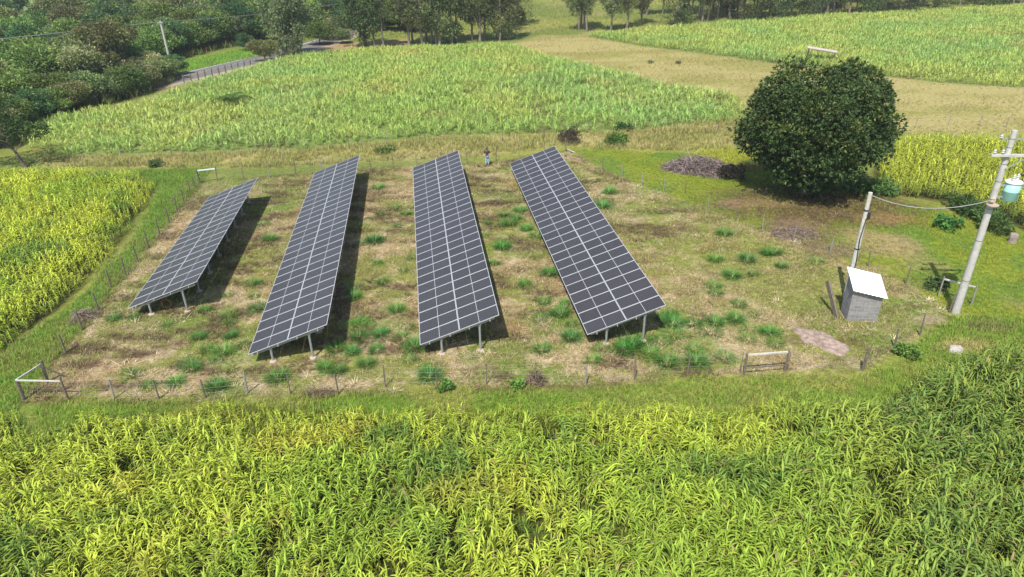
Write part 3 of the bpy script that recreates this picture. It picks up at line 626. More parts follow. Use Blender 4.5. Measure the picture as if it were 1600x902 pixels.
def stick_pile(name, label, cat, px, py, rx, ry, h, n, col, seed, rot=0.0, rad=.012, ln=(.5, 1.3)):
    rnd = np.random.RandomState(seed); V = []; Q = []; C = []; cx, cy = gp(px, py)
    for k in range(n):
        a = rnd.uniform(0, 2 * PI); r = math.sqrt(rnd.uniform(0, 1)); x = rx * r * math.cos(a); y = ry * r * math.sin(a)
        x, y = x * math.cos(rot) - y * math.sin(rot), x * math.sin(rot) + y * math.cos(rot)
        z = h * (1 - r * r) * rnd.uniform(.2, 1) + .03; d = rnd.randn(3); d[2] = d[2] * .5 + .15; d /= np.linalg.norm(d); L = rnd.uniform(*ln)
        side = np.cross(d, rnd.randn(3)); side /= np.linalg.norm(side); b0 = len(V); p = np.array([cx + x, cy + y, z]); c = col * rnd.uniform(.5, 1.5)
        up = np.array([0, 0, .12 * L])
        for t, wd in ((-.5, 1), (0, 1), (.5, .5)):
            q = p + d * L * t - up * (2 * t) ** 2; q[2] = max(q[2], .01); V += [q - side * rad * wd, q + side * rad * wd]; C += [c, c]
        Q += [(b0, b0 + 1, b0 + 3, b0 + 2), (b0 + 2, b0 + 3, b0 + 5, b0 + 4)]
    return tag(np_mesh(name, V, Q, M_GRASS, np.array(C)), label, cat)
stick_pile('brush_pile', 'heap of dry purplish grey brushwood left of the big round tree', 'brushwood', 1095, 268, 3.7, 1.5, 1.5, 1800, np.array((.34, .27, .25)), 4, -.45, .024, (.7, 1.8))
stick_pile('dead_weeds', 'pale tuft of dead weeds caught in the left fence below the shortest solar row', 'dead weeds', 132, 498, .7, .4, .7, 260, np.array((.36, .29, .22)), 6, .6, .014)
stick_pile('dead_weeds', 'low mat of brown stems on dirt right of the fence corner behind the hut', 'dead weeds', 1243, 366, 1.9, 1.3, .25, 700, np.array((.33, .25, .21)), 8, 0, .016, (.2, .6))
stick_pile('dead_weeds', 'small brown dead bush by the front fence below the third solar row', 'dead weeds', 837, 598, .55, .4, .75, 260, np.array((.24, .18, .13)), 9, 0, .012, (.3, .8))
stick_pile('dead_weeds', 'brown dead weeds at the foot of the front fence near the second solar row', 'dead weeds', 500, 617, 1.0, .3, .3, 260, np.array((.26, .19, .14)), 12, 0, .012, (.3, .7))

# ------------------------------------------------------------------ plants: prototypes
def strip_leaf(base, az, elev, length, width, droop, nseg, prof=None, twist=0.0):
    """one arching blade; returns verts, quads, t"""
    side = np.array([-math.sin(az), math.cos(az), 0.0]); h = np.array([math.cos(az), math.sin(az), 0.0])
    p = np.array(base, float); V = []; T = []; e = elev; ds = length / nseg
    prof = prof or [0.55, 1.0, 0.85, 0.5, 0.08]
    for k in range(nseg + 1):
        t = k / nseg; wd = np.interp(t, np.linspace(0, 1, len(prof)), prof) * width / 2
        s = side * math.cos(twist * t) + np.array([0, 0, 1]) * math.sin(twist * t)
        V += [p - s * wd, p + s * wd]; T += [t, t]
        p = p + ds * (h * math.cos(e) + np.array([0, 0, 1]) * math.sin(e)); e -= droop / nseg
    Q = [(2 * k, 2 * k + 1, 2 * k + 3, 2 * k + 2) for k in range(nseg)]
    return V, Q, T
class Proto:
    def __init__(s): s.V = []; s.Q = []; s.T = []; s.Rn = []; s.K = []
    def add(s, V, Q, T, rn, kind=0):
        b = len(s.V); s.V += list(V); s.Q += [tuple(b + i for i in q) for q in Q]; s.T += list(T); s.Rn += [rn] * len(V); s.K += [kind] * len(V)
    def fin(s):
        s.V = np.array(s.V); s.Q = np.array(s.Q); s.T = np.array(s.T); s.Rn = np.array(s.Rn); s.K = np.array(s.K); return s
def crop_proto(seed, h, nl, ll, lw, nseg=4, head=0.0, up=(.75, 1.15), droop=(1.6, 2.5), tillers=1, spread=.1):
    r = random.Random(seed); P = Proto()
    for ti in range(tillers):
        ox, oy = (r.uniform(-spread, spread), r.uniform(-spread, spread)) if tillers > 1 else (0, 0); hh = h * r.uniform(.8, 1.1); a0 = r.uniform(0, 2 * PI)
        lx, ly = r.uniform(-.12, .12), r.uniform(-.12, .12)
        for q in range(2):
            a = a0 + q * PI / 2; s = .014; dx, dy = math.cos(a) * s, math.sin(a) * s
            P.add([(ox - dx, oy - dy, 0), (ox + dx, oy + dy, 0), (ox - dx + lx, oy - dy + ly, hh), (ox + dx + lx, oy + dy + ly, hh)], [(0, 1, 3, 2)], (0, 0, 1, 1), .5, 1)
        for k in range(nl):
            f = (k + .6) / nl; z = hh * (.25 + .75 * f); a = a0 + (k % 2) * PI + r.uniform(-.5, .5)
            l = ll * r.uniform(.7, 1.15) * (1 - .35 * abs(f - .6)); e = r.uniform(*up) + (.25 if f > .85 else 0)
            V, Q, T = strip_leaf((ox + lx * z / hh, oy + ly * z / hh, z), a, e, l, lw * r.uniform(.75, 1.15), r.uniform(*droop) * (1 if f < .85 else .7), nseg, twist=r.uniform(-.5, .5))
            P.add(V, Q, T, r.random())
        if r.random() < head:
            for q in range(3):
                a = q * PI / 3; s = .045; dx, dy = math.cos(a) * s, math.sin(a) * s; z0, z1, zm = hh * 1.0, hh + .26, hh + .12
                P.add([(ox + lx, oy + ly, z0), (ox + lx + dx, oy + ly + dy, zm), (ox + lx, oy + ly, z1), (ox + lx - dx, oy + ly - dy, zm)], [(0, 1, 2, 3)], (0, .5, 1, .5), r.random(), 2)
    return P.fin()
def tuft_proto(seed, nb, h, rad, bw, nseg=1, lean=(.1, .9), droop=(0.2, 1.0)):
    r = random.Random(seed); P = Proto()
    for k in range(nb):
        a = r.uniform(0, 2 * PI); rr = rad * math.sqrt(r.random()) * .5; le = r.uniform(*lean)
        V, Q, T = strip_leaf((rr * math.cos(a), rr * math.sin(a), -.01), a + r.uniform(-.6, .6), PI / 2 - le, h * r.uniform(.6, 1.15), bw, r.uniform(*droop), nseg, [1.0, .8, .12])
        P.add(V, Q, T, r.random())
    return P.fin()

def pts_in(P, dens, seed, jit=1.0, row=None, margin=0.0):
    """jittered grid in a polygon; row=(spacing along, between, angle) gives planted rows"""
    rs = np.random.RandomState(seed); lo, hi = P.min(0), P.max(0)
    if row:
        sa, sb, an = row; ca, sn = math.cos(an), math.sin(an); c = (lo + hi) / 2; Rr = np.linalg.norm(hi - lo) / 2
        u = np.arange(-Rr, Rr, sa); v = np.arange(-Rr, Rr, sb); U, Vv = np.meshgrid(u, v)
        U = U + rs.uniform(-.5, .5, U.shape) * sa * jit; Vv = Vv + rs.uniform(-.5, .5, U.shape) * sb * .35
        x = c[0] + U * ca - Vv * sn; y = c[1] + U * sn + Vv * ca
    else:
        s = 1 / math.sqrt(dens); x, y = np.meshgrid(np.arange(lo[0], hi[0], s), np.arange(lo[1], hi[1], s))
        x = x + rs.uniform(-.5, .5, x.shape) * s * jit; y = y + rs.uniform(-.5, .5, y.shape) * s * jit
    x, y = x.ravel(), y.ravel()
    d = sdist(x, y, P) + (fbm(x, y, 2.0, seed) - .5) * margin
    k = d > 0
    return x[k], y[k], d[k]

def scatter(name, protos, x, y, size, col, mat, seed, kind='stuff', yellow=None, dry=.02, tipc=0.0, tilt=.12, headcol=(.30, .19, .07), lv=.35, smooth=False):
    rs = np.random.RandomState(seed); n = len(x); vi = rs.randint(0, len(protos), n); AV = []; AQ = []; AC = []; off = 0
    yellow = np.array(yellow if yellow is not None else (.56, .58, .07))
    for v, P in enumerate(protos):
        I = np.where(vi == v)[0]; m = len(I)
        if not m: continue
        a = rs.uniform(0, 2 * PI, m); c, s = np.cos(a)[:, None], np.sin(a)[:, None]; sz = size[I][:, None]
        X = P.V[None, :, 0]; Y = P.V[None, :, 1]; Z = P.V[None, :, 2]
        tx = rs.uniform(-tilt, tilt, m)[:, None]; ty = rs.uniform(-tilt, tilt, m)[:, None]
        hz = sz * rs.uniform(.85, 1.15, m)[:, None]
        wx = x[I][:, None] + sz * (X * c - Y * s) + tx * Z * hz; wy = y[I][:, None] + sz * (X * s + Y * c) + ty * Z * hz; wz = Z * hz
        V = np.stack([wx, wy, np.broadcast_to(wz, wx.shape)], -1)
        nv = len(P.V); Q = (P.Q[None] + (np.arange(m) * nv)[:, None, None] + off).reshape(-1, 4)
        lr = (P.Rn[None, :] + rs.uniform(0, 1, m)[:, None]) % 1.0; l2 = (lr * 7.13) % 1.0
        C = col[I][:, None, :] * (1 - lv + 2 * lv * lr)[..., None]
        yl = np.clip((l2 - .6) / .4, 0, 1) * .35 + tipc * P.T[None, :]
        C = C * (1 - yl[..., None]) + yellow * yl[..., None]
        isdry = (lr * 13.7 % 1.0) < dry
        C = np.where(isdry[..., None], np.array((.38, .27, .13)), C)
        C = np.where((P.K == 2)[None, :, None], np.array(headcol) * (.7 + .6 * lr)[..., None], C)
        AV.append(V.reshape(-1, 3)); AQ.append(Q); AC.append(C.reshape(-1, 3)); off += nv * m
    V = np.concatenate(AV); Q = np.concatenate(AQ); C = np.concatenate(AC)
    o = np_mesh(name, V, Q, mat, np.clip(C, 0, 1), smooth)
    return tag(o, kind=kind)

# ------------------------------------------------------------------ crops
YG = np.array((.43, .51, .065)); GR = np.array((.28, .41, .055)); DK = np.array((.14, .25, .05)); OL = np.array((.22, .27, .07))
def crop_col(x, y, seed, yb=0.0, db=0.0):
    a = sstep(.38, .62, fbm(x, y, 5, seed) + yb)[:, None]; b = sstep(.55, .75, fbm(x, y, 3, seed + 3) + db)[:, None]
    c = GR * (1 - a) + YG * a
    c = c * (1 - b) + DK * b
    rs = np.random.RandomState(seed); return c * rs.uniform(.8, 1.3, (len(x), 1))
sorg = [crop_proto(100 + i, 1.05, 9, .60, .062, 4, head=.10) for i in range(10)]
x, y, d = pts_in(P_SORG_F, 10.5, 3, margin=2.2)
k = (y > 12) & (np.abs(x) < 40); x, y, d = x[k], y[k], d[k]
hole = fbm(x, y, 1.3, 44, 3); k = (hole > .31) ; x, y, d = x[k], y[k], d[k]
rightdark = sstep(8, 17, x) ; farleft = sstep(-8, -20, x)
cc = crop_col(x, y, 50, yb=.12 * sstep(22, 27, y) - .045 + .03 * farleft - .05 * rightdark, db=.05 * rightdark - .02)
og = sstep(.60, .72, fbm(x, y, 3.4, 61))[:, None] * (1 - rightdark[:, None]); cc = cc * (1 - .45 * og) + np.array((.50, .42, .07)) * .45 * og
cc = cc * (1 - rightdark[:, None] * .6) + np.array((.17, .26, .065)) * rightdark[:, None] * .6
rd2 = (sstep(15, 20, x + .25 * (y - 22)) * sstep(18, 23, y))[:, None]; cc = cc * (1 - rd2 * .5) + np.array((.10, .19, .05)) * rd2 * .5
edge = sstep(0, 2.2, d)
sz = (.60 + .42 * edge) * (.50 + .85 * fbm(x, y, 1.3, 8, 3)) * (1 + .22 * rightdark) * (1 - .18 * sstep(22, 27, y) * (1 - rightdark))
tag(scatter('sorghum_field', sorg, x, y, sz, cc, M_CROP, 5, tipc=.10), 'dense field of yellow green sorghum filling the foreground', 'crop', kind='stuff')
# low weeds between the sorghum plants
wt = [tuft_proto(300 + i, 12, .38, .35, .045, 2) for i in range(5)]
x, y, d = pts_in(P_SORG_F, 5.0, 13, margin=1.5); k = (y > 12) & (np.abs(x) < 36); x, y = x[k], y[k]
tag(scatter('field_weeds', wt, x, y, np.full(len(x), 1.1), crop_col(x, y, 77, db=.06) * .8, M_GRASS, 9), 'low green weeds growing between the sorghum plants', 'weeds')
sorg2 = [crop_proto(140 + i, .85, 8, .52, .070, 3, head=.10) for i in range(6)]
x, y, d = pts_in(P_SORG_L, 8.5, 23, margin=2.4); k = (x > -62) ; x, y, d = x[k], y[k], d[k]
yl = sstep(40, 62, y) * .08 + .05
tag(scatter('sorghum_field', sorg2, x, y, (.55 + .5 * sstep(0, 2.5, d)) * (.65 + .7 * fbm(x, y, 2, 2)), crop_col(x, y, 150, yb=yl - .05, db=0) * np.array((1.12, 1.08, .95)), M_CROP, 6, tipc=.08), 'yellow green sorghum field left of the side fence', 'crop')
x, y, d = pts_in(P_MAIZE, 5.0, 33, margin=1.6); k = (x < 90); x, y, d = x[k], y[k], d[k]
cc = crop_col(x, y, 250, yb=.22, db=-.12); cc = cc * .55 + np.array((.52, .56, .06)) * .45
e = sstep(2.2, .4, d)[:, None] * sstep(60, 50, y)[:, None]; cc = cc * (1 - e) + np.array((.13, .22, .05)) * e
tag(scatter('maize_field', sorg2, x, y, 1.05 * (.8 + .4 * fbm(x, y, 3, 4)), cc, M_CROP, 16, yellow=(.5, .5, .08), tipc=.15), 'bright yellow maize field right of the big round tree', 'crop')
x, y, d = pts_in(P_MAIZE_L, 5.0, 35, margin=2.0)
tag(scatter('yellow_grass', sorg2, x, y, np.full(len(x), .55), crop_col(x, y, 251, yb=.3, db=-.2), M_CROP, 17, yellow=(.5, .5, .08), tipc=.15), 'patch of bright yellow grass left of the big round tree', 'grass')
# sugar cane
cane = [crop_proto(180 + i, .62, 7, .95, .075, 3, up=(.7, 1.3), droop=(.9, 2.0), tillers=3, spread=.38) for i in range(6)]
def cane_field(name, P, row, seed, label, thin, dens=1.0):
    x, y, d = pts_in(P, 1, seed, row=row, margin=2.0); k = (x > -90) & (x < 175) & (y < 235); x, y, d = x[k], y[k], d[k]
    rs = np.random.RandomState(seed)
    if thin is not None:
        g = fbm(x, y, 5.0, seed + 2) + .5 * (fbm(x, y, 1.6, seed + 4) - .5); k = rs.uniform(0, 1, len(x)) < np.clip((.25 + .75 * sstep(.18, .36, g)) * thin(x, y), .0, 1); x, y, d = x[k], y[k], d[k]
    a = sstep(.4, .62, fbm(x, y, 9, seed + 6))[:, None]; b = sstep(.45, .7, fbm(x, y, 14, seed + 8))[:, None]
    c = np.array((.37, .52, .13)) * (1 - a) + np.array((.47, .55, .14)) * a; c = c * (1 - b * .5) + np.array((.28, .49, .16)) * b * .5
    y2 = sstep(.62, .78, fbm(x, y, 6, seed + 11))[:, None]; c = c * (1 - y2 * .6) + np.array((.50, .46, .15)) * y2 * .6
    c = c * rs.uniform(.8, 1.2, (len(x), 1)); sz = (.75 + .5 * fbm(x, y, 4, seed + 9)) * (.7 + .3 * sstep(0, 2, d))
    return tag(scatter(name, cane, x, y, sz, c, M_CROP, seed, yellow=(.46, .52, .12), tipc=.08, dry=.02), label, 'crop')
cane_field('sugar_cane_field', P_CANE1, (.52, 1.1, 1.45), 41, 'bright green sugar cane field with soil rows behind the solar plot', lambda x, y: .80 + .2 * sstep(95, 115, y))
cane_field('sugar_cane_field', P_CANE2, (.7, 1.0, 2.1), 43, 'dense green sugar cane field at the upper right beyond the dry meadow', lambda x, y: np.full(x.shape, .97))

# ------------------------------------------------------------------ grass
gt = [tuft_proto(400 + i, 9, .17, .30, .036, 1, (.4, 1.3)) for i in range(6)]
gm = [tuft_proto(420 + i, 11, .34, .34, .030, 2, (.1, .9)) for i in range(6)]
gl = [tuft_proto(440 + i, 10, .62, .5, .055, 2, (.1, .8)) for i in range(5)]
def grass(name, label, P, dens, protos, size, seed, tint, amt=.5, boost=1.25, thin=None, lim=None, dry=.12, margin=1.5):
    x, y, d = pts_in(P, dens, seed, margin=margin)
    if lim is not None: k = lim(x, y); x, y = x[k], y[k]
    rs = np.random.RandomState(seed)
    if thin is not None: k = rs.uniform(0, 1, len(x)) < thin(x, y); x, y = x[k], y[k]
    g = land(x, y) * boost; t = tint(x, y) if callable(tint) else np.broadcast_to(np.array(tint), g.shape)
    c = (g * (1 - amt) + t * amt) * rs.uniform(.75, 1.25, (len(x), 1))
    s = size * (.65 + .7 * fbm(x, y, 2.0, seed + 1))
    return tag(scatter(name, protos, x, y, s, c, M_GRASS, seed, dry=dry, yellow=(.40, .38, .14), lv=.25), label, 'grass')
tg = np.array((.33, .40, .09))
ft = [tuft_proto(460 + i, 9, .34, .4, .030, 2, (1.15, 1.5), (-.1, .25)) for i in range(5)]
def litter(name, label, dens, seed, cols, thin, P=P_ENCL):
    x, y, d = pts_in(P, dens, seed, margin=.6); rs = np.random.RandomState(seed); k = rs.uniform(0, 1, len(x)) < thin(x, y); x, y = x[k], y[k]
    c = np.array(cols)[rs.randint(0, len(cols), len(x))] * rs.uniform(.7, 1.25, (len(x), 1))
    o = scatter(name, ft, x, y, rs.uniform(.7, 1.4, len(x)), c, M_GRASS, seed, dry=0, yellow=cols[0], lv=.3)
    o.location.z = .035; return tag(o, label, 'grass litter')
nfm = lambda x, y: fbm(x * 0.6 + y * 0.3, y * 1.7, 1.6, 33, 4)
litter('cut_weeds', 'dark heaps of cut and dried weeds scattered on the plot ground', 9, 161, [(.17, .12, .075), (.12, .09, .055), (.24, .17, .11)], lambda x, y: sstep(.56, .66, nfm(x, y)) * .7 * (x < 12))
litter('dry_straw', 'pale dried grass lying flat on the plot ground', 9, 163, [(.62, .50, .32), (.50, .38, .23), (.70, .60, .40)], lambda x, y: sstep(.50, .40, nfm(x, y)) * sstep(.42, .62, fbm(x, y, 2.4, 164)) * .55)
litter('dead_stems', 'brown dead stems on the dirt below the big round tree', 5, 165, [(.26, .18, .13), (.35, .27, .19)], lambda x, y: np.clip(ell(x, y, 1270, 318, 7.5, 5.0) + ell(x, y, 1245, 362, 2.5, 3) + ell(x, y, 1300, 392, 2.4, 1.4), 0, 1) * .6, P_MEADOW)
def lawn_tint(x, y):
    r = np.random.RandomState(3).uniform(0, 1, len(x))[:, None]
    return np.where(r < .45, np.array((.62, .52, .32)), np.where(r < .85, np.array((.34, .42, .09)), np.array((.20, .15, .09))))
grass('lawn_grass', 'short patchy green and straw coloured turf inside the wire fence', P_ENCL, 34, gt, 1.0, 61, lawn_tint, .6, 1.35, thin=lambda x, y: np.clip(.25 + .9 * sstep(.45, .55, fbm(x, y, 1.6, 62, 3)), 0, 1), dry=.15, margin=.2)
grass('verge_grass', 'knee high green grass on the strip left of the side fence', P_VERGE_L, 20, gm, .9, 63, (.24, .46, .07), .5, 1.45, lim=lambda x, y: x > -60)
grass('verge_grass', 'green and straw grass between the front fence and the sorghum', P_VERGE_F, 24, gm, .8, 65, (.30, .46, .07), .5, 1.5, lim=lambda x, y: (x < 45) & (x > -32) & (y > 20))
grass('meadow_grass', 'yellow green creeping grass round the utility pole and big round tree', P_MEADOW, 13, gm, .62, 67, (.38, .50, .06), .5, 1.35, lim=lambda x, y: (x < 62), thin=lambda x, y: .35 + .65 * sstep(.35, .55, fbm(x, y, 2.5, 68)))
grass('straw_grass', 'tall straw coloured grass strip between the solar plot and the cane', P_STRAW, 7, gl, .8, 69, (.50, .52, .21), .5, 1.4, thin=lambda x, y: .3 + .7 * sstep(.35, .55, fbm(x, y, 4, 70)), dry=.2)
grass('dry_grass', 'dry straw coloured meadow between the two cane fields', P_DRY2, 2.4, gl, .5, 71, (.60, .53, .28), .5, 1.4, lim=lambda x, y: x < 130, thin=lambda x, y: .2 + .8 * sstep(.45, .65, fbm(x, y * 2, 7, 72)), dry=.3)
grass('undergrowth', 'tangle of low green undergrowth beneath the trees of the wood', P_WOOD, .9, gl, 2.1, 81, (.16, .24, .06), .8, 1.5, lim=lambda x, y: (y < 190) & (x > -130))
grass('roadside_grass', 'vivid green grass on the verge across the road by the white pole', P_RV, 3.5, gl, .8, 79, (.30, .60, .08), .6, 1.5)
P_PAST = poly([(420, 70), (640, 60), (800, 58), (915, 50), (1200, 26), (1600, 6), (1900, -20), (1900, -45), (300, -45), (420, 10)])
grass('pasture_grass', 'pale yellow green pasture under and beyond the tall trees', P_PAST, .45, gl, 1.0, 73, (.48, .52, .16), .5, 1.5, lim=lambda x, y: (y < 330) & (np.abs(x) < 230))

# ------------------------------------------------------------------ grass tussocks (each a plant of its own)
def tussock_mesh(seed, nb, h, rad):
    P = tuft_proto(seed, nb, h, rad, .028, 3, (.2, 1.35), (.3, 1.4)); rs = np.random.RandomState(seed)
    c = np.array([(.075, .20, .032), (.095, .20, .035), (.065, .18, .035), (.11, .22, .05), (.08, .19, .03)][seed % 5]) * (.55 + .9 * P.Rn[:, None]); c = c * (1 - .25 * P.T[:, None]) + np.array((.16, .30, .05)) * .25 * P.T[:, None] * 2
    return np_mesh('grass_tussock', P.V, P.Q, leaf_mat('tussock_blade', .25, .5, .3, tint=.25, hue=.02) if seed == 500 else bpy.data.materials['tussock_blade'], c)
TS = [tussock_mesh(500 + i, (210, 150, 240, 120, 180)[i], (.66, .5, .72, .45, .58)[i], (.75, .9, .7, 1.0, .8)[i]) for i in range(5)]
used = set()
def Z(ox, oy, pts): return [(ox + a / 4.0, oy + b / 4.0) for a, b in pts]
TP = Z(0, 450, [(710, 190), (840, 180), (1050, 225), (1280, 135), (1420, 45), (1590, 50), (1430, 180), (1440, 220), (1580, 150), (1245, 305), (1445, 300), (1300, 388), (1400, 400), (1360, 445), (1530, 355), (1160, 465), (1205, 500), (820, 540), (935, 610), (1100, 590), (1350, 620)])
TP += Z(400, 450, [(20, 120), (620, 60), (880, 135), (650, 220), (950, 238), (645, 305), (775, 285), (915, 308), (605, 398), (755, 385), (500, 378), (965, 445), (435, 500), (515, 522), (690, 478), (135, 560), (1085, 545), (995, 368), (700, 235), (600, 20)])
TP += Z(800, 450, [(200, 85), (180, 185), (300, 160), (330, 92), (375, 228), (370, 308), (190, 385), (510, 450), (990, 170), (1130, 220), (1270, 215), (1395, 195), (1270, 32), (1415, 98), (1510, 165), (1470, 315), (1590, 272), (1140, 385), (1150, 465), (1330, 430), (970, 465), (760, 355), (870, 400), (700, 385), (930, 330), (560, 385), (1000, 290), (1480, 255), (820, 330), (850, 430), (1010, 220), (1240, 265), (940, 190)])
TP += Z(1200, 450, [(20, 285), (45, 345)])
TP += Z(800, 225, [(1325, 558), (1270, 722), (1470, 722), (1590, 682), (1375, 822), (1505, 812), (1255, 885), (50, 412), (90, 528), (30, 462), (160, 573), (240, 803), (80, 873), (610, 298), (570, 388)])
TP += Z(1200, 225, [(30, 678), (80, 763), (300, 733)])
TP += Z(400, 225, [(765, 268), (780, 433), (940, 433), (890, 508), (740, 603), (760, 743), (925, 788), (790, 863), (620, 883), (1450, 493), (1550, 443), (1540, 503), (1590, 493), (1430, 563), (1490, 743), (1540, 643), (50, 500), (90, 592), (15, 862), (650, 622), (870, 400), (980, 705)])
TP += Z(0, 225, [(1570, 872)])
rt = random.Random(5)
def zone(px, py, x, y):
    s = [(x - a[0]) * math.cos(AZ) + (y - a[1]) * math.sin(AZ) for a in ((-23.26, 36.15), (-14.16, 30.68), (-5.01, 31.07), (4.06, 31.75))]
    dp = 'beside the front fence' if y < 31.5 else 'by the near ends' if y < 34.5 else 'a quarter along' if y < 39 else 'halfway along' if y < 46 else 'three quarters along' if y < 54 else 'by the far ends'
    if s[3] > 2:
        dr = s[3] - 4.4; return 'right of all rows, ' + dp + ', ' + ('hugging the last row' if dr < 2 else 'a few steps out' if dr < 4.5 else 'midway to the hut' if dr < 8.5 else 'nearest the hut')
    for k, nm in ((2, 'between the two rightmost rows'), (1, 'between the two middle rows'), (0, 'between the two leftmost rows')):
        if s[k] > 2:
            g = (s[k] - 4.3) / max(.1, (s[k] - s[k + 1] - 4.3)); return nm + ', ' + dp + ', ' + ('nearer the left row' if g < .4 else 'nearer the right row' if g > .6 else 'in the middle')
    return 'by the leftmost solar row, ' + dp
for i, (px, py) in enumerate(TP):
    x, y = gp(px, py + 2); v = rt.randrange(5)
    o = TS[v] if v not in used else TS[v].copy()
    if v in used: COL.objects.link(o)
    used.add(v); s = rt.uniform(.66, 1.05) * (1.12 if (py > 480 and px > 1000) or (900 < px < 1110 and py > 480) else 1.0) * (1.12 if py < 420 else 1)
    o.location = (x, y, 0); o.rotation_euler = (0, 0, rt.uniform(0, 6.28)); o.scale = (s * rt.uniform(.85, 1.15), s, s * rt.uniform(.75, 1.1))
    tag(o, ('large' if s > .9 else 'medium' if s > .76 else 'small') + ' tussock ' + zone(px, py, x, y), 'grass tussock', 'dark green grass tussocks in the solar plot')

# ------------------------------------------------------------------ trees
def leaf_cloud(centers, radii, per, size, seed, asp=.45, flat=.75, base=(.06, .10, .03), var=.4, alt=None, altp=.0, cluster=1):
    """leaf quads spread over clump shells"""
    rs = np.random.RandomState(seed); n = len(centers); N = n * per
    ci = np.repeat(np.arange(n), per); c = np.asarray(centers)[ci]; r = np.asarray(radii)[ci]
    if cluster > 1:
        m = N // cluster; d = rs.randn(m, 3); d[:, 2] += .25; d /= np.linalg.norm(d, axis=1)[:, None]; d = np.repeat(d, cluster, 0); rr = np.repeat(rs.uniform(.6, 1.05, m), cluster)
        c = c[:m * cluster]; r = r[:m * cluster]; N = m * cluster; ci = ci[:N]
    else:
        d = rs.randn(N, 3); d[:, 2] += .25; d /= np.linalg.norm(d, axis=1)[:, None]; rr = rs.uniform(.35, 1.08, N) ** .6
    p = c + d * (r * rr)[:, None] * np.array([1, 1, flat])
    ax = d + rs.randn(N, 3) * .75; ax[:, 2] -= .15; ax /= np.linalg.norm(ax, axis=1)[:, None]
    sd = np.cross(ax, rs.randn(N, 3)); sd /= np.linalg.norm(sd, axis=1)[:, None]
    L = size * rs.uniform(.6, 1.3, N)[:, None]; a0 = p; a1 = p + ax * L; mid = (a0 + a1) / 2 + np.array([0, 0, .06]) * L
    V = np.stack([a0, mid - sd * L * asp / 2, a1, mid + sd * L * asp / 2], 1).reshape(-1, 3)
    Q = np.arange(4 * N).reshape(-1, 4)
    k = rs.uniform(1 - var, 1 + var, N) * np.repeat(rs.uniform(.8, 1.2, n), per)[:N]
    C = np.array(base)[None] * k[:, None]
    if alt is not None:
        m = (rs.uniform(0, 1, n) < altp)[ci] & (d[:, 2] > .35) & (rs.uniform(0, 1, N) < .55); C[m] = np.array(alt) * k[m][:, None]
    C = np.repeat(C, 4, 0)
    return V, Q, C
def limbs(m, base, top, targets, r0, seed, n=7):
    rs = random.Random(seed); pts = [Vector(base)]; k = 5
    for i in range(1, k + 1): pts.append(Vector(base).lerp(Vector(top), i / k) + Vector((rs.uniform(-.12, .12), rs.uniform(-.12, .12), 0)) * (Vector(top) - Vector(base)).length * .12)
    m.tube(pts, [r0 * (1.25 if i == 0 else 1) * (1 - .62 * i / k) for i in range(k + 1)], n)
    for t in targets:
        j = rs.randint(max(1, k - 3), k); a = pts[j]; b = Vector(t); md = a.lerp(b, .5) + Vector((rs.uniform(-.1, .1), rs.uniform(-.1, .1), rs.uniform(-.02, .1))) * (b - a).length
        m.tube([a, md, b], [r0 * .38, r0 * .24, r0 * .09], 5)
def make_tree(name, seed, crown_c, rx, rz, ncl, per, leaf, base, h_trunk, r0, bark, mat=None, shell=.55, clr=(.26, .42), flat=.7, squash=True, **kw):
    rs = np.random.RandomState(seed); C = []; Rd = []
    for i in range(ncl):
        d = rs.randn(3); d /= np.linalg.norm(d); q = rs.uniform(shell, 1.0)
        if squash and d[2] < -.5: d[2] *= .4
        wob = 1 + .22 * math.sin(3 * math.atan2(d[1], d[0]) + seed) + .12 * rs.randn()
        rc = rx * rs.uniform(*clr); C.append((crown_c[0] + d[0] * (rx - rc * .6) * q * wob, crown_c[1] + d[1] * (rx - rc * .6) * q * wob, crown_c[2] + d[2] * (rz - rc * .4) * q)); Rd.append(rc)
    root = bpy.data.objects.new(name, None); COL.objects.link(root)
    V, Q, Cc = leaf_cloud(C, Rd, per, leaf, seed, flat=flat, base=base, **kw)
    V[:, 2] = np.maximum(V[:, 2], .05)
    np_mesh('crown', V, Q, mat or M_TREE, Cc, parent=root)
    m = MB(); limbs(m, (0, 0, -.1), (crown_c[0] * .7, crown_c[1] * .7, h_trunk), [C[i] for i in range(0, ncl, max(1, ncl // 10))], r0, seed)
    m.build('trunk', bark, root, True)
    return root
# the big round tree
bx, by = 25.2, 55.4
rs = np.random.RandomState(11); C = []; Rd = []
for i in range(190):
    d = rs.randn(3); d /= np.linalg.norm(d); q = rs.uniform(.72, 1.0)
    if i < 120: q = rs.uniform(.9, 1.0)
    zc = d[2]; rc = rs.uniform(.7, 1.9)
    az = math.atan2(d[1], d[0]); hor = math.sqrt(max(0, 1 - zc * zc)); hor = hor ** (.5 if zc > 0 else .6)
    k = (1 + .08 * math.sin(3 * az + 1) + .07 * math.sin(5 * az + 2.2 + 3 * zc)) * (.94 + .1 * rs.rand())
    rxy = (6.1 if zc > -.35 else 6.1 * (1 + (zc + .35) * .42)) - rc * .75
    z = 5.6 + (zc * (5.0 + .5 * math.sin(4 * az) - rc * .7) if zc > 0 else zc * (5.0 - rc * .6))
    x, y = math.cos(az) * hor * rxy * q * k, math.sin(az) * hor * rxy * q * k
    # a hollow on the left side where the boughs part
    if x < -2.2 and y < -1.2 and 2.4 < z < 5.2: x *= .62; y *= .62
    C.append((x, y, max(z, .9))); Rd.append(rc)
for i in range(60):
    d = rs.randn(3); d /= np.linalg.norm(d); q = rs.uniform(.2, .7); C.append((d[0] * 6 * q, d[1] * 6 * q, 5.6 + d[2] * 4.2 * q)); Rd.append(1.5)
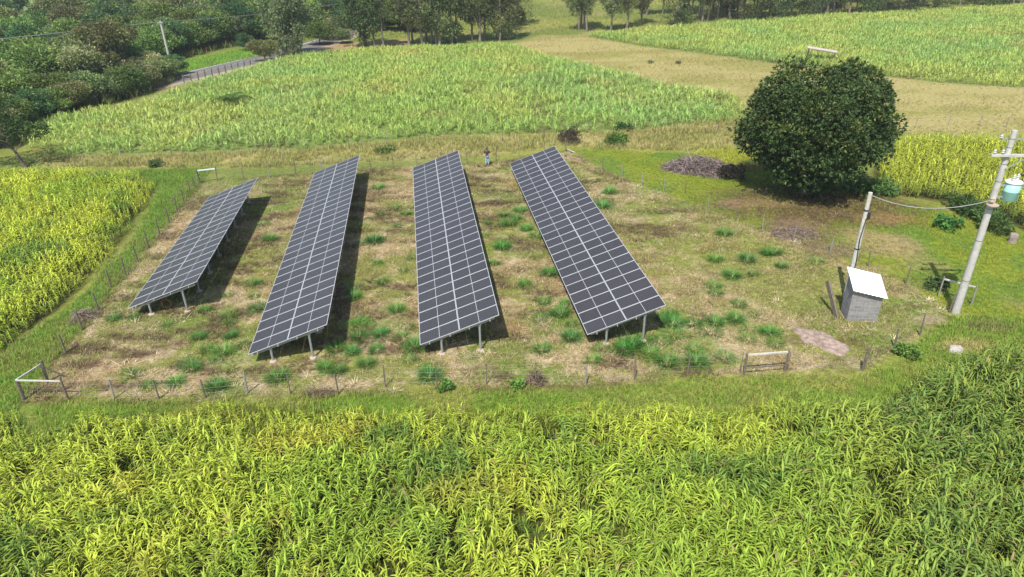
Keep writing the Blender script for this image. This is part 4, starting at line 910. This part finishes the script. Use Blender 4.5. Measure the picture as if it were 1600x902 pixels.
mt = thing('round_tree', 'big dense dark green round tree with glossy leaves standing alone at the right', 'tree', (bx, by, 0))
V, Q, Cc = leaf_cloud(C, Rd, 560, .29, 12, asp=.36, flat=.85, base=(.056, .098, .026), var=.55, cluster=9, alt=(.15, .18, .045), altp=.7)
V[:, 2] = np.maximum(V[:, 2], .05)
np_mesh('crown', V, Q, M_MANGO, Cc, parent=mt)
m = MB(); limbs(m, (0, 0, -.1), (.3, 0, 3.2), [C[i] for i in range(0, 190, 9)], .42, 3, 10); m.build('trunk', M_BARK, mt, True)

# wood at the upper left: kinds, then copies
W = []
WC = [(.115, .21, .05), (.16, .24, .055), (.20, .24, .08), (.08, .16, .055), (.20, .23, .08), (.15, .20, .08)]
for i, c in enumerate(WC):
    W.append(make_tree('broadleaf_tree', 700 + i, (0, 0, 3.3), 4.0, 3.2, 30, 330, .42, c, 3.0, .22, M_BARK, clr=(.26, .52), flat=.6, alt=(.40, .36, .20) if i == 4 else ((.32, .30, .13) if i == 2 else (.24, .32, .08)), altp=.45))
kinds = ['deep green', 'mid green', 'olive green', 'bluish green', 'pale blossoming', 'greyish green']
def place_tree(T, i, x, y, s, sz, label, group, cat='tree'):
    o = T[i][0] if not T[i][1] else copy_tree(T[i][0]); T[i][1] = True
    o.location = (x, y, 0); o.rotation_euler = (0, 0, random.uniform(0, 6.28)); o.scale = (s, s, s * sz); tag(o, label, cat, group); return o
WT = [[t, False] for t in W]
rs = np.random.RandomState(77); pts = []
def far_ok(x, y, mn): return all((x - a) ** 2 + (y - b) ** 2 > mn * mn for a, b in pts)
def tree_place(x, y):
    t = CAM_H - 3; d = y * math.cos(PITCH) + t * math.sin(PITCH); px = 800 + F_PX * x / d
    col = 'at the left border' if px < 45 else ('left of the white pole' if px < 190 else ('around the white pole' if px < 275 else ('above the road verge' if px < 350 else 'by the drooping tree')))
    row = ('nearest rank of the wood' if y < 100 else 'second rank of the wood' if y < 120 else 'middle of the wood' if y < 145 else 'well back in the wood' if y < 175 else 'far back in the wood' if y < 215 else 'at the farthest wood edge')
    return row + ', ' + col
SIZE = lambda s: 'small ' if s < .9 else ('large ' if s > 1.2 else '')
def wood_label(k, x, y, edge, gx=0):
    if edge: where = 'at the front edge of the wood'
    elif y < 105: where = 'in the near part of the wood left of the road'
    elif y < 140: where = 'in the middle of the wood behind the white roadside pole line' if x > -75 else 'in the middle of the wood near the left border'
    elif y < 190: where = 'in the upper wood below the far field'
    else: where = 'in the farthest trees at the top left'
    return kinds[k] + ' tree ' + where + (', ' + ('at the left border' if gx < 30 else 'left of the blossoming trees' if gx < 140 else 'near the road') if edge else '')
edge_px = [(-60, 245), (-20, 238), (12, 214), (40, 200), (72, 190), (103, 182), (133, 170), (165, 163), (192, 156), (218, 146), (243, 134), (262, 126), (232, 122), (200, 130)]
for j, (px, py) in enumerate(edge_px):
    x, y = gp(px, py - 3); y += 2.2; pts.append((x, y)); k = (1, 2, 0, 3, 1, 2, 5, 1, 0, 4, 2, 3, 4, 4)[j]
    place_tree(WT, k, x, y, rs.uniform(.62, .85), rs.uniform(.72, .95), wood_label(k, x, y, True, px), 'trees of the wood at the upper left')
verge_keep = poly([(235, 112), (262, 118), (285, 110), (400, 86), (400, 66), (330, 78), (300, 84), (238, 100)])
tries = 0; RP = [road_path(t)[0] for t in range(-18, 76, 2)]
for j, (px, py) in enumerate([(236, 104), (252, 98), (270, 92), (288, 87), (306, 83), (324, 79), (342, 75), (360, 72), (378, 70), (396, 68), (414, 68)]):
    x, y = gp(px, py - 4); pts.append((x, y)); k = (0, 1, 3, 0, 1, 3, 0, 5, 3, 0, 1)[j]
    place_tree(WT, k, x, y, rs.uniform(.9, 1.15), rs.uniform(.85, 1.1), kinds[k] + ' tree ' + tree_place(x, y), 'trees of the wood at the upper left')
while len(pts) < 330 and tries < 40000:
    tries += 1
    px, py = rs.uniform(-90, 655), rs.uniform(3, 215)
    x, y = gp(px, py); A_ = np.array([x]); B_ = np.array([y])
    w2 = px > 425
    if (not w2 and sdist(A_, B_, P_WOOD)[0] < 2.5) or (w2 and not (py < 50 and px < 655)) or sdist(A_, B_, verge_keep)[0] > -3.0: continue
    a = Vector(gp(283, 121)); b = Vector(gp(402, 93)); dn = (b - a).normalized(); off = (Vector((x, y)) - a).cross(dn)
    if min((Vector((x, y)) - q).length for q in RP) < 6.0: continue
    if (10 < px < 98 and py < 56) or (292 < px < 354 and py < 42): continue
    s = rs.uniform(.75, 1.35) * (1 + .2 * (y > 150)); mn = 3.9 * s + (1.0 if y > 150 else 0)
    if not far_ok(x, y, mn): continue
    pts.append((x, y)); k = rs.choice(6, p=[.2, .22, .18, .14, .12, .14]); place_tree(WT, k, x, y, s, rs.uniform(.75, 1.15), SIZE(s) + kinds[k] + ' tree ' + tree_place(x, y), 'trees of the wood at the upper left')

# tall slender gum trees
def gum(seed, h, r, base, ncl=34, per=190, leaf=.46, low=.24):
    rs = np.random.RandomState(seed); C = []; Rd = []
    for i in range(ncl):
        z = h * rs.uniform(low, 1.0); f = (z / h - low) / (1 - low); rr = r * (.55 + .6 * math.sin(PI * min(1, f * .85 + .12))) * rs.uniform(.25, 1); a = rs.uniform(0, 2 * PI)
        C.append((rr * math.cos(a), rr * math.sin(a), z)); Rd.append(r * rs.uniform(.28, .52))
    root = bpy.data.objects.new('gum_tree', None); COL.objects.link(root)
    V, Q, Cc = leaf_cloud(C, Rd, per, leaf, seed, asp=.32, flat=.95, base=base, var=.45, alt=(.17, .19, .07), altp=.4); V[:, 2] = np.maximum(V[:, 2], .1)
    np_mesh('crown', V, Q, M_TREE, Cc, parent=root)
    m = MB(); rr = random.Random(seed); p = [Vector((0, 0, -.2))]
    for q in range(1, 7): p.append(Vector((rr.uniform(-.25, .25), rr.uniform(-.25, .25), h * .96 * q / 6)))
    m.tube(p, [.27, .21, .18, .15, .12, .08, .03], 7)
    for c in C[::2]:
        z0 = max(1.5, c[2] - 1.6); j = min(5, int(z0 / (h * .96) * 6)); a = p[j].lerp(p[j + 1], z0 / (h * .96) * 6 - j); m.tube([a, a.lerp(Vector(c), .6) + Vector((0, 0, .2)), Vector(c)], [.08, .05, .02], 4)
    m.build('trunk', M_PALEBARK, root, True); return root
GT = [[gum(900, 15, 2.3, (.17, .20, .08)), False], [gum(901, 17, 2.9, (.15, .19, .075), low=.2), False], [gum(902, 14, 2.5, (.19, .21, .09), low=.26), False], [gum(903, 15, 3.6, (.13, .17, .06), 46, 230, low=.10), False], [gum(904, 17, 2.1, (.16, .19, .08), 26, 150, low=.32), False]]
gpx = [(586, 75, 2, .8), (600, 76, 4, .8), (639, 71, 0, 1), (645, 67, 4, .9), (660, 71, 1, 1), (667, 66, 4, 1), (674, 69, 0, .9), (682, 70, 4, 1), (687, 71, 1, 1.05), (706, 69, 3, 1.0), (714, 67, 4, .9), (737, 63, 2, .9), (750, 66, 1, 1.1), (757, 63, 4, 1), (781, 64, 3, .95), (795, 62, 0, .9), (806, 40, 3, .9), (790, 48, 1, .9),
       (904, 47, 1, 1.0), (908, 45, 4, .95), (913, 46, 0, .9), (917, 50, 4, .8), (954, 48, 2, .95), (979, 45, 0, .95), (1003, 38, 2, .9), (1055, 43, 3, .95), (1066, 41, 4, .8), (1097, 34, 1, 1), (1105, 33, 0, 1), (1120, 30, 4, 1), (1140, 30, 2, 1), (1150, 27, 4, 1), (1160, 30, 1, 1.1), (1176, 33, 3, .9), (1190, 28, 4, 1), (1200, 30, 0, 1),
       (1212, 31, 3, .95), (1227, 29, 4, 1), (1236, 28, 1, 1), (1260, 26, 3, .95), (1272, 26, 4, 1), (1281, 24, 4, 1), (1292, 25, 0, 1), (1301, 21, 4, 1), (1326, 24, 2, 1), (1338, 22, 4, .9), (1347, 20, 1, 1), (1358, 22, 3, .9), (1365, 19, 4, 1), (1372, 19, 4, 1), (1381, 18, 0, 1), (1402, 16, 1, 1), (1414, 20, 3, 1), (1421, 17, 4, 1), (1441, 11, 2, 1), (1467, 16, 3, 1.1), (1500, 8, 2, 1), (1530, 6, 4, 1), (1550, 11, 3, 1.1), (1582, 9, 4, 1), (1594, 6, 0, 1), (1640, 6, 1, 1), (1680, 3, 3, 1),
       (1010, 24, 0, 1), (1035, 22, 2, 1), (1075, 18, 1, 1), (960, 20, 4, 1)]
rg = random.Random(8)
for q in range(40):
    px = 1085 + q * 13 + rg.uniform(-6, 6); gpx.append((px, 31 - (px - 1085) * .055 - rg.uniform(4, 14), rg.choice((0, 1, 3, 0, 1, 2)), rg.uniform(.9, 1.15)))
for j, (px, py, k, s) in enumerate(gpx):
    x, y = gp(px, py)
    if px < 620: wh = 'beside the end of the dirt track'
    elif px < 730: wh = 'in the row behind the middle of the cane'
    elif px < 830: wh = 'at the right end of the row behind the cane'
    elif px < 1080: wh = 'on the pasture left of the upper right cane'
    elif px < 1250: wh = 'in the thicket behind the upper right cane'
    elif px < 1430: wh = 'along the far edge of the upper right cane'
    else: wh = 'at the top right corner beyond the cane'
    kd = ('slender gum tree', 'tall gum tree', 'small pale gum tree', 'broad bushy gum tree', 'thin bare stemmed gum tree')[k]
    place_tree(GT, k, x, y, s * 1.08, 1.0, kd + ' ' + wh, 'tall gum trees along the top of the view')
# two big trees by the road end, single trees
BT = [[make_tree('broadleaf_tree', 760, (0, 0, 5.6), 4.7, 5.6, 84, 250, .42, (.16, .19, .085), 6, .38, M_PALEBARK, shell=.3, squash=False, clr=(.2, .34), flat=.95, alt=(.15, .16, .07), altp=.4), False],
      [make_tree('broadleaf_tree', 761, (0, 0, 6.2), 4.6, 6.0, 80, 240, .42, (.13, .18, .06), 6, .40, M_BARK, shell=.3, squash=False, clr=(.2, .34), flat=.9, alt=(.13, .16, .06), altp=.4), False]]
x, y = gp(457, 88); place_tree(BT, 0, x, y, 1.0, 1.25, 'very tall drooping grey green tree at the end of the road', 'big trees behind the middle cane')
x, y = gp(571, 74); place_tree(BT, 1, x, y, 1.0, 1.2, 'big rounded dark tree just right of the dirt track', 'big trees behind the middle cane')
for px, py, k, s, lb in ((415, 96, 2, .62, 'low dusty bush tree beside the road end left of the tall drooping tree'), (500, 70, 1, .75, 'low green tree left of the dirt track'), (520, 62, 4, .8, 'pale green tree just behind the dirt track'), (480, 52, 0, 1.2, 'dark green tree standing behind the tall drooping tree'), (545, 45, 3, 1.2, 'bluish dark tree behind the dirt track'), (600, 40, 1, 1.1, 'mid green tree behind the big rounded dark tree'), (505, 30, 5, 1.3, 'greyish green tree far behind the dirt track'), (560, 22, 0, 1.3, 'dark tree at the top edge above the dirt track'), (625, 30, 2, 1.0, 'olive tree at the top edge right of the dirt track'), (440, 40, 3, 1.2, 'bluish dark tree behind the road end'), (655, 18, 1, 1.1, 'mid green tree at the top edge behind the gum row'), (535, 68, 5, .5, 'small greyish bush tree beside the dirt track'),
                         (700, 8, 0, 1.1, 'dark tree in the distance behind the gum row'), (385, 80, 3, .5, 'small bluish bush on the verge across the road')):
    x, y = gp(px, py); place_tree(WT, k, x, y, s, 1.0, lb, 'trees near the dirt track')
# leaning tree at the left border
lt = thing('leaning_tree', 'loose leafed tree with a dark trunk leaning left beside the sorghum', 'tree', tuple(gp(40, 262)) + (0,))
C = [(-5.2, 2, 4.6), (-4.0, .6, 5.2), (-2.6, .2, 4.9), (-1.4, .6, 4.0), (-3.2, -1.0, 3.6), (-.4, -.2, 3.6), (.5, .5, 3.1), (-4.6, -.6, 4.2), (-6.0, .4, 4.0), (-2.0, 1.5, 5.6), (-5.5, -1.3, 3.2), (-1.6, -.8, 3.0), (-3.4, 2.0, 5.8), (1.3, .2, 3.3)]
V, Q, Cc = leaf_cloud(C, [1.05] * len(C), 230, .34, 31, asp=.4, flat=.6, base=(.045, .10, .025), var=.5, alt=(.13, .22, .06), altp=.4); V[:, 0] += 1.2; V[:, 2] += .5; np_mesh('crown', V, Q, M_TREE, Cc, parent=lt)
m = MB(); limbs(m, (0, 0, -.1), (-1.6, .3, 4.2), [(c[0] + 1.2, c[1], c[2] + .5) for c in C[::2]], .17, 5); m.build('trunk', M_BARK, lt, True)
# shrubs
def shrub(name, label, cat, px, py, rx, rz, ncl, per, leaf, base, seed, asp=.4, twig=False):
    rs = np.random.RandomState(seed); C = []; Rd = []
    for i in range(ncl):
        a = rs.uniform(0, 2 * PI); q = math.sqrt(rs.uniform(0, 1)); C.append((rx * q * math.cos(a) * .75, rx * q * math.sin(a) * .75, rz * rs.uniform(.3, .85) * (1 - .45 * q * q))); Rd.append(rx * rs.uniform(.28, .45))
    t = thing(name, label, cat, tuple(gp(px, py)) + (0,))
    V, Q, Cc = leaf_cloud(C, Rd, per, leaf, seed, asp=asp, flat=.8, base=base, var=.45); V[:, 2] = np.maximum(V[:, 2], .03)
    np_mesh('foliage', V, Q, M_TREE, Cc, parent=t)
    m = MB(); limbs(m, (0, 0, -.05), (0, 0, rz * .5), C[::3], .05, seed, 5); m.build('stem', M_BARK, t); return t
shrub('shrub', 'greyish half dead rounded bush behind the far end of the rightmost solar row', 'bush', 889, 223, 1.35, 1.9, 16, 130, .26, (.11, .095, .065), 1, .2)
shrub('shrub', 'low fresh green bush beside the greyish half dead bush', 'bush', 962, 224, 1.5, .9, 12, 110, .3, (.10, .19, .04), 2)
shrub('shrub', 'small dark bush at the lower edge of the cane above the fresh green bush', 'bush', 975, 203, 1.0, .9, 9, 90, .26, (.06, .12, .03), 3)
shrub('shrub', 'round dark brown bush at the right end of the brushwood heap', 'bush', 1142, 280, 1.15, 1.5, 14, 160, .22, (.065, .06, .04), 4, .25)
shrub('shrub', 'broad leafed green shrub in the meadow below the twisted cable', 'bush', 1480, 356, 1.1, .7, 12, 60, .26, (.11, .23, .05), 5, .7)
shrub('shrub', 'bright green weed bush at the front fence between the third and fourth solar rows', 'bush', 808, 608, .35, .7, 7, 50, .16, (.14, .24, .05), 6, .6)
shrub('shrub', 'bright green weed bush at the front fence below the third solar row', 'bush', 697, 611, .38, .65, 7, 50, .16, (.14, .24, .05), 7, .6)
shrub('shrub', 'bright green leafy bush right of the thick dark fence post', 'bush', 1417, 556, .6, .7, 12, 90, .18, (.11, .20, .04), 8, .6)
shrub('shrub', 'dark green weeds around the foot of the fence corner brace beside the utility pole', 'bush', 1462, 452, .6, .9, 9, 70, .22, (.07, .13, .03), 9, .5)
shrub('shrub', 'small dark bush in the straw grass left of the shortest solar row', 'bush', 245, 260, .8, .55, 8, 70, .26, (.12, .19, .06), 10)
shrub('shrub', 'low green bush in the straw grass behind the second solar row', 'bush', 606, 237, .9, .6, 9, 70, .26, (.16, .22, .06), 11)
shrub('shrub', 'round green bush in the verge behind the far fence left of the person', 'bush', 597, 240, .9, .6, 7, 80, .26, (.13, .19, .05), 12)
for j, (px, py) in enumerate([(1345, 300), (1362, 304), (1380, 303), (1330, 298), (1495, 326), (1520, 338), (1540, 350), (1555, 362)]):
    shrub('shrub', ('second', 'third', 'rightmost', 'leftmost', 'leftmost', 'second', 'third', 'rightmost')[j] + ' dark stalk clump of four at the maize edge ' + ('under the big round tree' if px < 1400 else 'left of the utility pole'), 'bush', px, py, 1.0, 1.3, 9, 80, .42, (.10, .17, .045), 20 + j, .22)

def palm(px, py, label, s=1.0):
    t = thing('palm', label, 'palm', tuple(gp(px, py)) + (0,)); t.scale = (s, s, s)
    rs = np.random.RandomState(4)
    for f in range(11):
        a = f * 2 * PI / 11 + rs.uniform(-.2, .2); V = []; Q = []; C = []; e = rs.uniform(.6, 1.2); p = np.array([0, 0, .5]); L = rs.uniform(2.2, 3.0); n = 16
        h = np.array([math.cos(a), math.sin(a), 0]); sd = np.array([-math.sin(a), math.cos(a), 0])
        for k in range(n):
            d = h * math.cos(e) + np.array([0, 0, 1]) * math.sin(e); p = p + d * L / n; e -= 1.7 / n
            w_ = .75 * math.sin(PI * min(.98, (k + 1.5) / (n + 1)))
            for sg in (-1, 1):
                b0 = len(V); q = p + sd * sg * w_ + d * .3 - np.array([0, 0, .18]); V += [p, p + d * .14, q + d * .04, q]; Q.append((b0, b0 + 1, b0 + 2, b0 + 3)); C += [np.array((.05, .10, .02)) * rs.uniform(.7, 1.3)] * 4
        np_mesh('frond', V, Q, M_TREE, np.array(C), parent=t)
    MB().tube([(0, 0, -.1), (0, 0, .6)], [.16, .12], 8).build('stem', M_BARK, t)
palm(365, 166, 'young palm with arching fronds standing in the cane near the wood', 1.05)
for n_, (px, py, s) in enumerate([(40, 205, .5), (1016, 99, .35), (1060, 100, .35)]):
    if n_ == 0: continue
    shrub('shrub', ('left one of two small bushes in the dry meadow left of the big tree', 'right one of two small bushes in the dry meadow left of the big tree', 'small bush in the dry meadow right of the big round tree')[n_ - 1], 'bush', px, py, .5, .5, 6, 30, .3, (.22, .22, .10), 40 + n_)

# ------------------------------------------------------------------ person
def skin_mesh(name, verts, edges, radii, mat, parent, root=0, sub=2):
    me = bpy.data.meshes.new(name + '_skeleton'); me.from_pydata(verts, edges, []); o = bpy.data.objects.new(name + '_skeleton', me); COL.objects.link(o)
    md = o.modifiers.new('s', 'SKIN'); me.skin_vertices[0].data[root].use_root = True
    for i, r in enumerate(radii): me.skin_vertices[0].data[i].radius = r if hasattr(r, '__len__') else (r, r)
    s = o.modifiers.new('u', 'SUBSURF'); s.levels = s.render_levels = sub
    dg = bpy.context.evaluated_depsgraph_get(); ev = o.evaluated_get(dg); m2 = bpy.data.meshes.new_from_object(ev)
    bpy.data.objects.remove(o); m2.name = name; m2.materials.clear(); m2.materials.append(mat)
    for p in m2.polygons: p.use_smooth = True
    n = bpy.data.objects.new(name, m2); COL.objects.link(n); n.parent = parent; return n
def person():
    x, y = gp(761.5, 258.5)
    SK = pmat('skin', (.36, .20, .13), .6, var=.05); SH = pmat('dark_shirt', (.045, .035, .05), .85, var=.3); JN = pmat('light_blue_jeans', (.30, .44, .60), .85, var=.25, scale=9); CP = pmat('dark_cap', (.05, .04, .04), .8)
    r = thing('person', 'person in dark shirt, pale blue jeans and dark cap holding a small controller', 'person', (x, y, 0), 0)
    # facing the camera (-y)
    v = [(0, .01, .96), (0, .02, 1.18), (0, .02, 1.40), (0, .01, 1.50), (0, -.01, 1.60), (0, -.02, 1.69),
         (-.19, .02, 1.42), (-.28, .03, 1.16), (-.13, -.22, 1.10), (.19, .02, 1.42), (.28, .03, 1.16), (.13, -.22, 1.10),
         (-.10, .01, .90), (-.12, -.02, .50), (-.13, .03, .09), (-.14, -.12, .05), (.10, .01, .90), (.12, -.02, .50), (.13, .03, .09), (.15, -.12, .05)]
    e = [(0, 1), (1, 2), (2, 3), (3, 4), (4, 5), (2, 6), (6, 7), (7, 8), (2, 9), (9, 10), (10, 11), (0, 12), (12, 13), (13, 14), (14, 15), (0, 16), (16, 17), (17, 18), (18, 19)]
    rr = [(.15, .11), (.145, .11), (.16, .11), .058, (.080, .095), (.070, .085), .065, .045, .032, .065, .045, .032, .085, .060, .045, .035, .085, .060, .045, .035]
    body = skin_mesh('body', v, e, rr, SK, r)
    # eyes, nose, ears, hands are welded into the body mesh
    m = MB()
    for s in (-1, 1):
        hx, hy, hz = s * .115, -.25, 1.10
        m.tube([(s * .13, -.21, 1.10), (hx, hy, hz), (s * .095, -.30, 1.105)], [.030, .040, .036], 8)
        for k in range(4):
            q = Vector((s * .085, -.305, 1.125 - .018 * k)); m.tube([q, q + Vector((-s * .03, -.035, 0)), q + Vector((-s * .062, -.02, -.004))], [.0095, .009, .007], 6)
        m.tube([(s * .10, -.27, 1.13), (s * .075, -.29, 1.155), (s * .05, -.30, 1.15)], [.012, .010, .008], 6)
        m.lathe((s * .085, -.01, 1.62), [(.008, -.03), (.022, 0), (.008, .03)], 8); m.lathe((s * .032, -.105, 1.64), [(.004, -.01), (.012, 0), (.004, .01)], 8)
    m.tube([(0, -.10, 1.64), (0, -.125, 1.60), (0, -.105, 1.595)], [.010, .016, .012], 6); m.beam((-.025, -.098, 1.565), (.025, -.098, 1.565), .01, .008)
    h = m.build('hands', SK, None, True)
    for o in bpy.context.selected_objects: o.select_set(False)
    body.select_set(True); h.select_set(True); bpy.context.view_layer.objects.active = body
    h.parent = r
    bpy.ops.object.join()
    sv = [(0, .01, .93), (0, .02, 1.18), (0, .02, 1.41), (-.19, .02, 1.43), (-.265, .03, 1.22), (.19, .02, 1.43), (.265, .03, 1.22)]
    skin_mesh('shirt', sv, [(0, 1), (1, 2), (2, 3), (3, 4), (2, 5), (5, 6)], [(.175, .135), (.165, .130), (.155, .115), .085, .072, .085, .072], SH, r)
    tv = [(0, .01, .95), (-.10, .01, .86), (-.12, -.02, .50), (-.13, .02, .10), (.10, .01, .86), (.12, -.02, .50), (.13, .02, .10)]
    skin_mesh('jeans', tv, [(0, 1), (1, 2), (2, 3), (0, 4), (4, 5), (5, 6)], [(.165, .125), .105, .082, .075, .105, .082, .075], JN, r)
    MB().lathe((0, .0, 1.66), [(.105, 0), (.108, .03), (.09, .075), (.04, .10)], 16).box((0, -.14, 1.67), (.13, .12, .015)).build('cap', CP, r, True)
    for s in (-1, 1): MB().tube([(s * .13, .06, .045), (s * .137, -.06, .045), (s * .145, -.19, .035)], [.045, .052, .035], 10).build('shoe', M_DARK, r, True)
    c = MB().box((0, -.315, 1.11), (.15, .05, .09)).box((0, -.33, 1.175), (.14, .012, .08)); tag(c.build('controller', M_DARK), 'small dark handheld controller held at the waist by the person', 'controller').location = (x, y, 0)
person()
print('objects', len(bpy.data.objects), 'quads', sum(len(m.polygons) for m in bpy.data.meshes))

# ------------------------------------------------------------------ air: slight summer haze over the valley
def dedupe():
    from collections import defaultdict
    D = defaultdict(list)
    for o in scene.objects:
        if o.parent is None and 'label' in o and 'category' in o: D[o['label']].append(o)
    for l, os_ in D.items():
        if len(os_) < 2: continue
        os_.sort(key=lambda o: o.location.x / (o.location.y * math.cos(PITCH) + CAM_H * math.sin(PITCH)))
        w_ = ['leftmost'] + ['second', 'third', 'fourth', 'fifth', 'sixth', 'seventh', 'eighth'][:len(os_) - 2] + ['rightmost']
        if len(os_) == 3: w_[1] = 'middle'
        for o, q in zip(os_, w_): o['label'] = q + ' ' + l
dedupe()
hz = MB().box((0, 0, 13.0), (13000, 5600, 28.0)).build('haze', new_mat('haze_air')[0]); tag(hz, kind='stuff')
hm = hz.data.materials[0]; hn = hm.node_tree; hn.nodes.remove(hn.nodes['Principled BSDF']); pv = hn.nodes.new('ShaderNodeVolumePrincipled')
pv.inputs['Color'].default_value = (.92, .95, 1.0, 1); pv.inputs['Density'].default_value = 0.0003; pv.inputs['Anisotropy'].default_value = 0.2
hn.links.new(pv.outputs[0], hn.nodes['Material Output'].inputs['Volume'])
